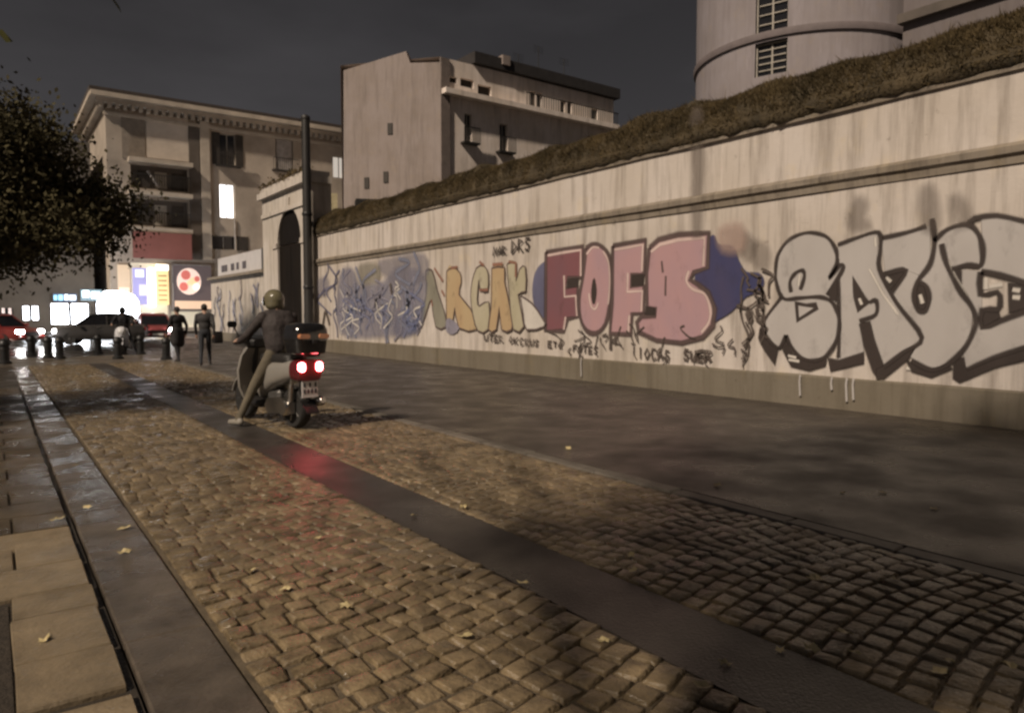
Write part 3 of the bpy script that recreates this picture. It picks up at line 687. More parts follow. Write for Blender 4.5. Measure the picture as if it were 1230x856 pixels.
mb.add([(0, 0, ZT), (LW, 0, ZT), (LW, 14, ZT), (0, 14, ZT)], [(0, 1, 2, 3)]); mb.add([(0, 14, 0), (LW, 14, 0), (LW, 14, ZT), (0, 14, ZT)], [(0, 1, 2, 3)])
mb.build('wall', c1, pal, fix=False)
lit_m = emis('lit_window', (1, .97, .95), 2.6)
for k, r in wins.items():
    window(pal, at, r, .3, pane_m={'lit': lit_m, 'd': emis('dim_window', (.9, .82, .72), .45)}.get(k, glass_dark), shutters=shut_m if k in 'ac' else None, rail=(k in 'ab'))
r = wins['b']; mb = MB(); obox(mb, at, r[0] + .1, r[1] - .1, r[2] + .1, r[3] - .1, .1, .16); mb.build('shutter', shut_pale, pal)
mb = MB()   # cornice
mb.box((LW / 2 - .3, -.45, ZT + .25), (LW + 1.5, 1.1, .35)); mb.box((LW / 2 - .2, -.2, ZT - .1), (LW + .9, .6, .3)); mb.box((LW / 2 - .05, -.08, ZT - 1.0), (LW + .2, .3, .25))
mb.box((-.55, 7, ZT + .25), (1.1, 14.8, .345)); mb.box((-.25, 7, ZT - .1), (.5, 14.4, .295))
cor = mb.build('cornice', c1d, pal)
mb = MB(); x = -.3
while x < LW: mb.box((x, -.28, ZT - .42), (.26, .5, .32)); x += .55
y = .4
while y < 14: mb.box((-.3, y, ZT - .42), (.5, .26, .32)); y += .55
tag(mb.build('dentils', c1d, cor), kind='stuff')
mb = MB(); mb.box((LW / 2 - .4, 6.8, ZT + .75), (LW + 1.2, 13, .6)); mb.build('roof', mat('roof_tile_dark', (.05, .04, .035), rough=.9, var=.3), pal)
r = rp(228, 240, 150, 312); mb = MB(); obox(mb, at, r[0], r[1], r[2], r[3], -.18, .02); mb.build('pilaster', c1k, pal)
r = rp(241, 252, 133, 312); mb = MB(); obox(mb, at, r[0], r[1], r[2], ZT - .6, -.25, .02); mb.build('pilaster', c1d, pal)
r = rp(146, 174, 142, 191); mb = MB(); obox(mb, at, r[0], r[1], r[2], r[3], -.06, .02); mb.build('blind_panel', mat('panel', (.22, .185, .15), rough=.8, var=.2), pal)
r = rp(176, 226, 140, 192); mb = MB(); obox(mb, at, r[0], r[1], r[2], r[3], -.08, .02); mb.build('render_panel', mat('panel_light', (.56, .49, .42), rough=.85, var=.15, scale=.8), pal)
for x0, x1, yy in ((153, 229, 196), (153, 229, 234), (153, 229, 277)):
    r = rp(x0, x1, yy - 2, yy + 3); mb = MB(); obox(mb, at, r[0], r[1], r[2], r[3], -.9, .02); mb.build('ledge', c1d, pal)
for k, r in enumerate(bays):
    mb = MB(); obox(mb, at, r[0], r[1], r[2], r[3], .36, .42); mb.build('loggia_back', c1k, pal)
    mb = MB(); n = 24
    for i in range(n + 1): x = r[0] + (r[1] - r[0]) * i / n; obox(mb, at, x - .02, x + .02, r[2] + .2, r[2] + 1.0, -.8, -.76)
    obox(mb, at, r[0], r[1], r[2] + 1.0, r[2] + 1.06, -.82, -.74); mb.build('railing', dark_metal, pal)
    for i in range(3):
        a0 = r[0] + (r[1] - r[0]) * (.12 + .3 * i); mb = MB(); obox(mb, at, a0, a0 + .9, r[2] + .1, r[3] - .4, .28, .355); w_ = mb.build('window', shut_m if i != 1 else frame_m, pal)
mb = MB(); a0 = rp(176, 190, 207, 226); mb.tube([at(a0[0], a0[3], -.5), at(a0[1], a0[2], -.5)], .12, 6); mb.build('awning_arm', shut_pale, pal)
for r in shops:
    mb = MB(); obox(mb, at, r[0], r[1], r[2], r[3], .36, .42); mb.build('shop_window', emis('shop_dim', (.9, .8, .6), .35), pal)
mb = MB(); d0 = rp(282, 285, 264, 300); mb.tube([at(d0[0], d0[3], -.1), at(d0[0], d0[2], -.1)], .06, 6); mb.build('drainpipe', shut_pale, pal)
# signs on the palazzo
def sign(name, px, m, label, cat, dep=.12, stand=.12, parts=None):
    r = rp(*px); p = Vector((XL + r[0], Y1 - stand - dep, r[2])); o = empty(name, p, 0, label, cat)
    w, h = r[1] - r[0], r[3] - r[2]; MB().box((w / 2, dep / 2, h / 2), (w, dep, h)).build('panel', m, o)
    for pn, (u0, u1, v0, v1), pm, k in parts or []:
        MB().box((w * (u0 + u1) / 2, -.02 - .012 * k, h * (v0 + v1) / 2), (w * (u1 - u0), .04, h * (v1 - v0))).build(pn, pm, o)
    return o, w, h
sign('banner', (157, 227, 281, 312), mat('red_banner', (.16, .06, .05), rough=.7, var=.2, scale=.7, emit=(.3, .09, .07), es=.12), 'plain dull red banner across the palazzo above the shops', 'banner', stand=.95)
sign('light_column', (177, 186, 322, 368), emis('white_sign', (1, .97, 1), 3.2), 'bright white vertical light panel beside the yellow shop sign', 'sign', parts=[('frame', (.0, .1, 0, 1), black_metal, 1)])
sign('shop_sign', (187, 202, 318, 366), emis('yellow_sign', (.95, .72, .35), .75), 'tall yellow lit shop sign next to a white light panel', 'sign', parts=[('band', (0, 1, .86, 1), emis('white_sign2', (1, .95, .85), 2.2), 1)] + [('line', (.15, .85, .1 + .12 * k, .14 + .12 * k), mat('sign_brown', (.3, .2, .1), emit=(.5, .33, .15), es=.6), 1) for k in range(6)])
sign('shop_sign', (159, 176, 322, 366), emis('blue_sign', (.36, .34, .62), .55), 'bluish violet lit shop sign left of the white light panel', 'sign', parts=[('patch', (.45, .95, .25, .55), emis('blue_sign2', (.5, .48, 1), 1.2), 1), ('patch', (.2, .8, .75, .95), emis('grey_sign', (.75, .78, .85), 1.0), 1)])
sign('shop_sign', (141, 156, 318, 352), emis('tan_sign', (.62, .47, .33), .5), 'dim tan lit panel at the corner of the palazzo', 'sign', parts=[('band', (.1, .9, .05, .2), emis('tan_sign2', (.8, .65, .5), .7), 1)])
po, pw, ph = sign('billboard', (206, 253, 318, 371), emis('poster_dark', (.13, .10, .10), .4), 'lit dark billboard with a round red and cream dish picture', 'billboard', dep=.2, parts=[('frame', (0, .03, 0, 1), shut_pale, 1), ('frame', (0, 1, .97, 1), shut_pale, 1), ('band', (.05, 1, .0, .18), emis('poster_tan', (.78, .55, .38), .6), 1)])
def disc(mb, cx, cz, rx, rz, y, n=20): mb.prism([(cx + rx * math.cos(2 * math.pi * k / n), y, cz + rz * math.sin(2 * math.pi * k / n)) for k in range(n)], (0, .03, 0))
mb = MB(); disc(mb, pw * .42, ph * .62, pw * .31, ph * .30, -.05); mb.build('plate_picture', emis('poster_cream', (.80, .62, .52), .8), po)
for k, (u, v, s, c_) in enumerate([(.34, .76, .12, 'red'), (.28, .5, .11, 'red'), (.52, .62, .10, 'yel'), (.6, .5, .09, 'wht'), (.42, .58, .06, 'yel'), (.62, .68, .07, 'red')]):
    mb = MB(); disc(mb, pw * u, ph * v, pw * s, ph * s * .9, -.085 - .004 * k, 12); mb.build('food_picture', {'red': emis('poster_red', (.62, .16, .13), .7), 'yel': emis('poster_yel', (.9, .6, .35), .8), 'wht': emis('poster_wht', (.95, .85, .75), .9)}[c_], po)

# ------------------------------------------------------------------ shop block behind the tree
XS0, XS1 = -26., onY(112, 300, 67).x
blk = empty('shop_block', (XS0, 67, 0), 0, 'dim apartment block with glaring shop fronts behind the dark tree', 'building')
LW2 = XS1 - XS0
def rs(x0, x1, y0, y1):
    xm, ym = (x0 + x1) / 2, (y0 + y1) / 2
    return (onY(x0, ym, 67).x - XS0, onY(x1, ym, 67).x - XS0, onY(xm, y1, 67).z, onY(xm, y0, 67).z)
sw = [rs(60, 108, 365, 389), rs(0, 16, 370, 380), rs(26, 48, 368, 384)]
uw = [rs(x, x + 12, y, y + 28) for x in (8, 38, 68) for y in (200, 255)]
mb = MB(); at2 = facade(mb, (0, 0, 0), (1, 0, 0), LW2, 15, sw + uw, .3, (0, 1, 0))
mb.add([(0, 0, 15), (LW2, 0, 15), (LW2, 12, 15), (0, 12, 15)], [(0, 1, 2, 3)]); mb.add([(LW2, 0, 0), (LW2, 12, 0), (LW2, 12, 15), (LW2, 0, 15)], [(0, 1, 2, 3)]); mb.add([(0, 0, 0), (0, 12, 0), (0, 12, 15), (0, 0, 15)], [(0, 1, 2, 3)])
mb.build('wall', mat('block_plaster', (.14, .12, .10), rough=.85, var=.3, scale=.4, world=True), blk, fix=False)
glare = emis('glare', (.90, .94, 1), 14.)
for i, r in enumerate(sw):
    fm = MB(); nn = max(2, int((r[1] - r[0]) / 1.1))
    for k in range(nn + 1): xx = r[0] + (r[1] - r[0]) * k / nn; obox(fm, at2, xx - .11, xx + .11, r[2], r[3], .2, .305)
    obox(fm, at2, r[0], r[1], r[2] + (r[3] - r[2]) * .72, r[2] + (r[3] - r[2]) * .76, .21, .30); fm.build('shop_frame', dark_metal, blk)
    mb = MB(); obox(mb, at2, r[0], r[1], r[2], r[3], .31, .36); mb.build('shop_window', glare if i != 1 else emis('warm_dim', (1, .82, .75), 1.0), blk)
for r in uw: window(blk, at2, r, .25, rail=False)
def sign2(name, px, m, label, Yp=66.6, dep=.15, parts=()):
    a, b = onY(px[0], px[3], Yp), onY(px[1], px[2], Yp); o = empty(name, (a.x, Yp, a.z), 0, label, 'sign')
    w, h = b.x - a.x, b.z - a.z; MB().box((w / 2, 0, h / 2), (w, dep, h)).build('panel', m, o)
    for k, (pn, u0, u1, v0, v1, pm) in enumerate(parts): MB().box((w * (u0 + u1) / 2, -dep / 2 - .03, h * (v0 + v1) / 2), (w * (u1 - u0), .06, h * (v1 - v0))).build(pn, pm, o)
    return o
cy = emis('cyan', (.35, .75, .95), 1.3); wh = emis('white_led', (.9, 1, 1), 2.4)
sign2('neon_sign', (64, 92, 353, 362), emis('navy_sign', (.10, .14, .24), .6), 'cyan and white lit shop fascia beneath the dark tree crown', parts=[('glyph', .02, .16, .2, .8, cy), ('glyph', .22, .4, .15, .85, cy), ('glyph', .48, .62, .2, .9, wh), ('glyph', .68, .95, .2, .8, wh)])
sign2('neon_sign', (97, 122, 348, 361), emis('teal_sign', (.2, .3, .36), .6), 'pale white and teal lit shop fascia above the glaring windows', parts=[('glyph', .08, .4, .3, .9, wh), ('glyph', .5, .9, .2, .8, wh)])
# bright market stall on the corner
k0 = onY(120, 390, 58); k1 = onY(168, 350, 58)
st = empty('lit_kiosk', (k0.x, 58, .0), 0, 'brilliantly lit white kiosk on the corner by the palazzo', 'kiosk')
w, h = k1.x - k0.x, k1.z
MB().box((w / 2, 1, .5), (w, 2, .9), bev=.05).build('counter', mat('kiosk_grey', (.2, .2, .2), var=.2), st)
MB().loft([[(w * a, 0, z), (w * b, 0, z), (w * b, 2, z), (w * a, 2, z)] for a, b, z in ((.02, .98, .95), (.02, .98, h * .72), (.1, .86, h * .9), (.2, .6, h))]).build('lit_panel', glare, st)
for x in (.05, w - .05): MB().tube([(x, -.1, 0), (x, -.1, h * .75)], .05, 6).build('post', shut_pale, st)

# ------------------------------------------------------------------ pale apartment house behind the wall
Z0 = 50.; HT = (377 - 75) * Z0 / F + HCAM
PC = far(530, Z0); PL = far(413, Z0 * 302 / 292); PR = far(735, Z0 * 302 / 252)
ap = empty('apartment_house', PC, 0, 'pale pinkish apartment house with blank gable behind the graffiti wall', 'building')
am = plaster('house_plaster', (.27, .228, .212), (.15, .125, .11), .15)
am2 = plaster('house_plaster_brightened', (.76, .67, .61), (.42, .36, .31), .15)  # house plaster made much paler here to make up for weak light
uR = (PR - PC).normalized(); lR = (PR - PC).length; uL = (PL - PC).normalized(); lL = (PL - PC).length
nR = Vector((0, 0, 1)).cross(uR); nR = nR if nR.y > 0 else -nR
def ra(x0, x1, y0, y1):
    nv = nR; f = lambda x, y: onplane(x, y, PC, nv) - PC
    xm, ym = (x0 + x1) / 2, (y0 + y1) / 2
    return (f(x0, ym).dot(uR), f(x1, ym).dot(uR), f(xm, y1).z, f(xm, y0).z)
W2 = [ra(558, 567, 137, 172), ra(600, 610, 149, 183), ra(637, 643, 110, 136), ra(645, 651, 112, 137), ra(673, 679, 121, 144), ra(682, 687, 122, 145), ra(710, 718, 131, 152)]
LOG = [ra(535, 549, 92, 99), ra(553, 569, 95, 105), ra(574, 590, 103, 123)]
mb = MB(); at3 = facade(mb, (0, 0, 0), uR, lR, HT, W2 + LOG, .3, nR)
ext = uR * 0
BK = [Vector((0, 0, 0)), PR - PC, PR - PC + PR.normalized() * 10 , PL - PC + PL.normalized() * 12 + _r * 1.5, PL - PC]
for i in (1, 2, 3): a, b = BK[i], BK[(i + 1) % 5]; mb.add([a, b, b + Vector((0, 0, HT)), a + Vector((0, 0, HT))], [(0, 1, 2, 3)])
mb.add([p + Vector((0, 0, HT)) for p in BK], [(0, 1, 2, 3, 4)])
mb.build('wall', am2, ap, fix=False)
nL = Vector((0, 0, 1)).cross(uL); nL = nL if nL.y > 0 else -nL
def la(x, y): p = onplane(x, y, PC, nL) - PC; return p
g = [la(531, 75), la(493, 76), la(488, 62), (la(413, 85))]
poly = [Vector((0, 0, 0))] + [Vector((p.x, p.y, p.z)) for p in g] + [PL - PC]
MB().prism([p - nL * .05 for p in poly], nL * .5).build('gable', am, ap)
for (x, y) in ((469, 155), (441, 220), (464, 213)):
    p = la(x, y); mb = MB(); M = Matrix.Rotation(math.atan2(uL.y, uL.x), 4, 'Z'); mb.box(p - nL * .06, (.35, .12, .75), M=M); mb.build('vent_window', shut_m, ap)
for r in W2[:2]: window(ap, at3, r, .25, shutters=None, rail=True)
for r in W2[2:]: window(ap, at3, r, .25, mull=0)
for r in LOG: mb = MB(); obox(mb, at3, r[0], r[1], r[2], r[3], .31, .36); mb.build('loggia_opening', shut_m, ap)
zl = (377 - 114) * Z0 / F + HCAM
mb = MB(); obox(mb, at3, .05, lR, zl - .25, zl + .1, -.7, .02); mb.build('ledge', am2, ap)
mb = MB()
for k in range(70): x = .3 + (lR - .5) * k / 69; obox(mb, at3, x - .02, x + .02, zl + .1, zl + .95, -.66, -.62) if x > lR * .42 else None
obox(mb, at3, lR * .42, lR - .1, zl + .95, zl + 1.02, -.68, -.6); mb.build('railing', dark_metal, ap)
mb = MB(); obox(mb, at3, .0, .7, 0, HT - .05, -.14, .02); mb.build('quoin', mat('quoin', (.16, .13, .115), rough=.85, var=.2), ap)
mb = MB(); obox(mb, at3, lR * .16, lR + .4, HT + .08, HT + .85, -.35, 7); rf = mb.build('roof', mat('roof_black', (.025, .022, .022), rough=.8, var=.3), ap)
mb = MB(); obox(mb, at3, lR * .30, lR * .34, HT + .4, HT + 1.05, -.5, .4); mb.build('chimney', am, rf)
for k, (fx, hh) in enumerate(((.62, 2.6), (.78, 2.2), (.5, 1.6))):
    p = at3(lR * fx, HT + .85, 2); mb = MB(); mb.tube([p, p + Vector((0, 0, hh))], .03, 5)
    for j in range(4): mb.tube([p + Vector((-.5, 0, hh - .15 * j)), p + Vector((.5, 0, hh - .15 * j))], .012, 4)
    mb.build('antenna', dark_metal, rf)
# low house between the portal and the apartment house
lo = far(392, 44); lh = empty('low_house', lo, -.35, 'small ochre house with a dark open loft just behind the portal', 'building')
om = mat('ochre_plaster', (.26, .215, .12), rough=.85, var=.35, scale=.6)
MB().box((2.5, 2.6, 3.6), (7, 5, 7.2)).build('wall', om, lh)
MB().box((4.0, -.05, 7.6), (4.4, 1.4, 1.5)).build('loft', mat('loft_dark', (.012, .011, .01), rough=.9, var=.2), lh)
MB().box((.3, -.01, 7.6), (.9, .2, 2.2)).build('chimney', mat('ochre_pale', (.42, .36, .22), var=.3), lh)

# ------------------------------------------------------------------ round tower house
ct = far(957, 34.); RT = 4.75
tw = empty('round_tower', ct, 0, 'pale lilac round corner tower with stacked windows above the ivy', 'building')
tm = plaster('tower_plaster', (.265, .238, .248), (.19, .165, .168), .1)
tomid = math.atan2(-ct.y, -ct.x)
def ang(px):   # angle on the tower for a pixel column
    d = ray(px, 377); d = Vector((d.x, d.y)).normalized(); c = Vector((ct.x, ct.y)); t = d.dot(c); h2 = max(0, RT * RT - (c.length_squared - t * t)); p = d * (t - math.sqrt(h2)) - c
    return math.atan2(p.y, p.x), p
HTW = 21.
mb = MB(); a0, p0 = ang(901); a1, p1 = ang(939); aa, ab = sorted((a0, a1))
zz = lambda y, x=920: HCAM + (377 - y) * (ray(x, 377).normalized().dot(Vector((_f.x, _f.y, 0)).normalized()) * (Vector((ct.x, ct.y)) + Vector(ang(x)[1])).length) / F
wz = [(zz(96), zz(57)), (zz(46), zz(-10))]; wz.append((wz[1][1] + 1.2, wz[1][1] + 3.4))
ths = sorted([2 * math.pi * k / 72 - math.pi for k in range(72)] + [aa, ab]); zs = sorted([0, HTW] + [k for w_ in wz for k in w_])
for i in range(len(ths)):
    t0, t1 = ths[i], ths[(i + 1) % len(ths)] + (2 * math.pi if i == len(ths) - 1 else 0)
    for j in range(len(zs) - 1):
        z0, z1 = zs[j], zs[j + 1]; inw = (t0 >= aa - 1e-6 and t1 <= ab + 1e-6) and any(abs(z0 - a) < 1e-6 for a, b in wz)
        if inw: continue
        mb.add([(RT * math.cos(t0), RT * math.sin(t0), z0), (RT * math.cos(t1), RT * math.sin(t1), z0), (RT * math.cos(t1), RT * math.sin(t1), z1), (RT * math.cos(t0), RT * math.sin(t0), z1)], [(0, 1, 2, 3)])
mb.build('wall', tm, tw, fix=False)
zb = zz(50)
mb = MB(); mb.lathe([(RT - .05, zb - .16), (RT + .10, zb - .14), (RT + .13, zb), (RT + .10, zb + .14), (RT - .05, zb + .16)], n=72); mb.build('string_course', mat('tower_trim', (.15, .125, .125), rough=.8, var=.15), tw, smooth=30)
mb = MB(); mb.lathe([(RT - .1, HTW - .4), (RT + .4, HTW - .2), (RT + .5, HTW), (RT + .1, HTW + .3), (.2, HTW + 1.5)], n=72); mb.build('roof', mat('roof_tile_dark', (.05, .04, .035)), tw)
pa, pb = Vector((RT * math.cos(aa), RT * math.sin(aa), 0)), Vector((RT * math.cos(ab), RT * math.sin(ab), 0))
if (pb - pa).dot(_r) < 0: pa, pb = pb, pa
uw_ = (pb - pa).normalized(); iw = -((pa + pb) / 2).normalized(); Lw_ = (pb - pa).length
atw = lambda x, y, d=0: pa + uw_ * x + Vector((0, 0, 1)) * y + iw * d
for a, b in wz:
    wn = window(tw, atw, (0, Lw_, a, b), .22, mull=1, fr=.06)
    mb = MB()
    for k in range(4): zc_ = a + (b - a) * (k + 1) / 5; obox(mb, atw, .1, Lw_ - .1, zc_ - .025, zc_ + .025, .175, .235)
    mb.build('glazing_bars', frame_m, wn)
wg = onX(1085, 25, ct.x - 1.2); wl = empty('wing_house', (ct.x - 1.2, wg.y, 0), 0, 'dim wing of the round tower house with a dark eave line', 'building')
MB().box((6, -13, 10), (12, 26, 20)).build('wall', plaster('wing_plaster', (.16, .14, .14), (.12, .1, .1), .1), wl)
MB().box((-.1, -13, wg.z), (.4, 26.2, .35)).build('string_course', c1k, wl)
MB().box((6, -13, 20.4), (13.4, 27.4, .8)).build('roof', mat('roof_tile_dark', (.05, .04, .035)), wl)

# ------------------------------------------------------------------ portal and the wall beyond it
YP0, YP1 = 27.70, onX(318, 330, 10.2).y
por = empty('arched_portal', (10.15, YP0, 0), 0, 'tall cream stone gateway with dark arched opening and heavy entablature', 'portal')
HP = onX(345, 228, 10.1).z; PW = YP1 - YP0
ya0, ya1 = onX(362, 330, 10.15).y - YP0, onX(334, 330, 10.15).y - YP0
zs_ = onX(348, 292, 10.15).z; zap = zs_ + (ya1 - ya0) / 2
cyc = (ya0 + ya1) / 2; rr = (ya1 - ya0) / 2
n = 16; arc = [(cyc + rr * math.cos(math.pi * k / n), zs_ + rr * math.sin(math.pi * k / n)) for k in range(n + 1)]   # from high y to low y
mb = MB()
def quadx(p): return mb.add([(0, a, b) for a, b in p], [tuple(range(len(p)))])
quadx([(0, -.05), (ya0, -.05), (ya0, zs_), (0, zs_)]); quadx([(ya1, -.05), (PW, -.05), (PW, zs_), (ya1, zs_)])
quadx([(ya1, zs_), (PW, zs_), (PW, HP), (ya1, HP)]); quadx([(0, zs_), (ya0, zs_), (ya0, HP), (0, HP)])
for (a, b), (c, d) in zip(arc, arc[1:]): quadx([(c, d), (a, b), (a, HP), (c, HP)])
prof = [(ya1, -.05)] + arc + [(ya0, -.05)]
for (a, b), (c, d) in zip(prof, prof[1:]): mb.add([(0, a, b), (0, c, d), (.9, c, d), (.9, a, b)], [(0, 1, 2, 3)])
for yy in (0, PW): mb.add([(0, yy, -.05), (.95, yy, -.05), (.95, yy, HP), (0, yy, HP)], [(0, 1, 2, 3)])
mb.add([(0, 0, HP), (.95, 0, HP), (.95, PW, HP), (0, PW, HP)], [(0, 1, 2, 3)])
mb.build('stonework', portal_m, por, fix=False)
MB().box((-.01, PW / 2, HP - .75), (.12, PW - .01, .18)).build('architrave', portal_m, por)
MB().box((.36, PW / 2, HP + .13), (1.1, PW + .3, .26)).box((.40, PW / 2, HP + .365), (.95, PW + .1, .2)).build('cornice', portal_m, por)
MB().box((-.01, ya1 + .3, zs_), (.1, .62, .2)).build('impost', portal_m, por); MB().box((-.01, ya0 - .3, zs_), (.1, .58, .2)).build('impost', portal_m, por)
MB().prism([(-.05, cyc - .16, zap - .02), (-.05, cyc + .16, zap - .02), (-.05, cyc + .24, zap + .42), (-.05, cyc - .24, zap + .42)], (.1, 0, 0)).build('keystone', portal_m, por)
for s, yy in ((0, ya0 + rr * .5), (1, ya1 - rr * .5)): MB().box((.10, yy, zs_ / 2), (.06, rr * .98, zs_ - .1)).build('gate_leaf', mat('old_wood', (.012, .009, .007), rough=.9, var=.4, stretch=(1, 1, .2), spec=.1), por)
MB().prism([(.08, a, b) for a, b in arc], (.05, 0, 0)).build('lunette', mat('lunette_dark', (.01, .008, .007), rough=.9, spec=.1), por)
q_ = random.Random(8); tuft = [(q_.uniform(-.2, .4), q_.uniform(.4, PW), HP + .46 + abs(q_.gauss(0, .14))) for _ in range(500)]
wd = leaf_mesh('weed_tuft', [(a + 10.15, b + YP0, c) for a, b, c in tuft], .11, 77, m=ivy_m); tag(wd, 'weeds sprouting on top of the stone gateway', 'weeds', kind='stuff')

XB = 10.25
bw = empty('boundary_wall', (XB, YP1, 0), 0, 'shorter pale graffitied wall between the gateway and the cross street', 'wall')
YE = onX(254, 395, XB).y; zw = onX(290, 331, XB).z
MB().box((.28, (YE - YP1) / 2 + .02, zw / 2 - .025), (.5, YE - YP1 - .04, zw + .05)).build('plaster_face', portal_m, bw)
MB().box((.2, (YE - YP1) / 2 + .02, zw + .06), (.75, YE - YP1, .14)).build('coping', cornice_m, bw)
MB().box((.0, (YE - YP1) / 2 + .02, .2), (.1, YE - YP1 - .06, .5)).build('plinth', plinth_m, bw)
OFF = Vector((-XB, -YP1, 0))
qq = random.Random(21)
for m_, k in ((p_navy2, 9), (p_brown, 9), (p_lilac, 7)):
    ls = []
    for i in range(k):
        yy, z0 = qq.uniform(YP1 + .6, YE - .6), qq.uniform(.6, 2.6); ls.append([(yy + qq.uniform(-.3, .3), z0 + (t - .5) * qq.uniform(.6, 1.4)) for t in (0, .35, .7, 1)])
    strokes('graffiti_tangle', ls, .10, m_, bw, 5, xbase=XB + .025, raw=True)
OFF = Vector((-XW, -10, 0))
# sign board above that wall
b0, b1 = onX(256, 330, XB - .02), onX(307, 318, XB - .02)
sg = empty('sign_board', (XB + .0, b1.y, zw + .14), 0, 'long pale signboard standing on the wall beside the gateway', 'sign')
hB = onX(300, 300, XB).z - zw - .14
MB().box((.3, (b0.y - b1.y) / 2, hB / 2), (.1, b0.y - b1.y, hB)).build('panel', mat('sign_pale', (.52, .50, .50), rough=.5, var=.1), sg)
sy = [w for w in (.35, .5, .62, .78, .86)]
for k, fy in enumerate(sy): MB().box((.235, (b0.y - b1.y) * fy, hB * .42), (.03, .42 if k % 2 else .6, .36), bev=.01).build('letter', mat('sign_ink', (.08, .07, .08)), sg)
MB().box((.32, -.2, hB * .45), (.14, .16, hB * 1.15)).build('post', black_metal, sg)

# ------------------------------------------------------------------ lamp post
lp = onX(371.5, 420, 10.0); lp.z = .014
lamp = empty('pole', lp, 0, 'tall thick dark metal pole standing before the gateway', 'pole')
hl = 8.85
MB().lathe([(.27, 0), (.27, .25), (.19, .32), (.185, 1.4), (.175, 1.5), (.165, 6.2), (.155, hl)], n=16).build('mast', dark_metal, lamp, smooth=35)
MB().lathe([(.17, hl - .02), (.18, hl + .02), (.16, hl + .1), (.05, hl + .16)], n=16).build('cap', dark_metal, lamp, smooth=35)
for zz_ in (2.4, 5.2): MB().lathe([(.185, zz_), (.195, zz_ + .02), (.195, zz_ + .10), (.185, zz_ + .12)], n=16).build('band', black_metal, lamp, smooth=35)
MB().box((-.19, 0, .9), (.05, .16, .4), bev=.02).build('service_door', dark_metal, lamp)

# ------------------------------------------------------------------ trees
def tree(name, base, hgt, rad, trunk_h, crown_c, crown_r, nleaf, lsize, seed, lm, label, lean=(0, 0), extra=(), gaps=.35):
    q = random.Random(seed); t = empty(name, base, 0, label, 'tree')
    mb = MB(); top = Vector((lean[0], lean[1], trunk_h))
    mb.tube([(0, 0, -.05), (.02, .01, .25), top * .5 + Vector((.05, .04, 0)), top], [rad * 1.35, rad, rad * .85, rad * .7], 10)
    cl = []; cc = Vector(crown_c); cr = Vector(crown_r)
    for k in range(16):
        d = Vector((q.gauss(0, 1), q.gauss(0, 1), q.gauss(.25, .8))).normalized(); e = cc + Vector((d.x * cr.x, d.y * cr.y, d.z * cr.z)) * q.uniform(.55, .85)
        mid = top.lerp(e, .5) + Vector((q.uniform(-.3, .3), q.uniform(-.3, .3), .3)); pts = [top * .92, top.lerp(mid, .55), mid, e]
        mb.tube(pts, [rad * .4, rad * .3, rad * .2, rad * .06], 6); cl += [mid.lerp(e, .4), e]
        for j in range(2):
            e2 = e + Vector((q.gauss(0, 1), q.gauss(0, 1), q.gauss(0, .7))) * cr.x * .28; mb.tube([mid.lerp(e, .6), e2], [rad * .12, rad * .03], 5); cl.append(e2)
    for ex in extra:
        ex = [Vector(e) for e in ex]; mb.tube([top * .95] + ex, [rad * .4] + [rad * .4 * (1 - (i + 1) / (len(ex) + .3)) for i in range(len(ex))], 6)
    mb.build('trunk', bark, t, smooth='all')
    P = []; nb = len(cl)
    for i in range(nleaf):
        c = cl[q.randrange(nb)]; s_ = cr.x * .20
        P.append((c.x + q.gauss(0, s_), c.y + q.gauss(0, s_), c.z + q.gauss(0, s_ * .75)))
    for ex in extra:
        for i in range(12):
            e = Vector(ex[-1]).lerp(Vector(ex[-2]), q.uniform(0, .45)); P.append(tuple(e + Vector((q.gauss(0, .10), q.gauss(0, .10), q.gauss(-.06, .10)))))
    leaf_mesh('crown', P, lsize, seed, m=lm, parent=t, droop=.8)
    return t
tree('street_tree', (-1.6, 33.5, 0), 10, .22, 2.8, (2.3, 0, 5.6), (3.6, 3.2, 3.3), 46000, .17, 12, leaf_dark, 'dark leafy street tree overhanging the traffic beside the bollards')
tree('street_tree', (-9.5, 42, 0), 10, .22, 3, (.5, 0, 6.4), (3.6, 3.4, 3.2), 8000, .26, 13, leaf_dark, 'dim street tree standing behind the one by the bollards')
tree('street_tree', (-4.6, 12.2, 0), 8, .15, 3.6, (.2, .4, 5.6), (2.0, 3.6, 1.3), 8000, .15, 15, leaf_green, 'slender added tree, out of view, shading the footway and cobbles')  # unseen tree, put in so its crown darkens the footway and cobbles
e1, e2 = onY(134, -12, 5.6), onY(2, 12, 5.4)
B = Vector((-2.9, .1, 0))
tree('street_tree', B, 9, .17, 4.2, (1.9, .1, 6.9), (2.5, 2.4, 1.6), 36000, .14, 14, leaf_green, 'near street tree with yellow green leaves reaching over the footway',
     extra=([(1.0, 2.2, 4.6), Vector((e1.x - .6, 4.9, e1.z + .45)) - B, Vector((e1.x, 5.6, e1.z + .06)) - B], [(.9, 2.4, 4.5), Vector((-.55, 4.7, e2.z + .3)) - B, Vector((e2.x - .08, 5.4, e2.z)) - B]))

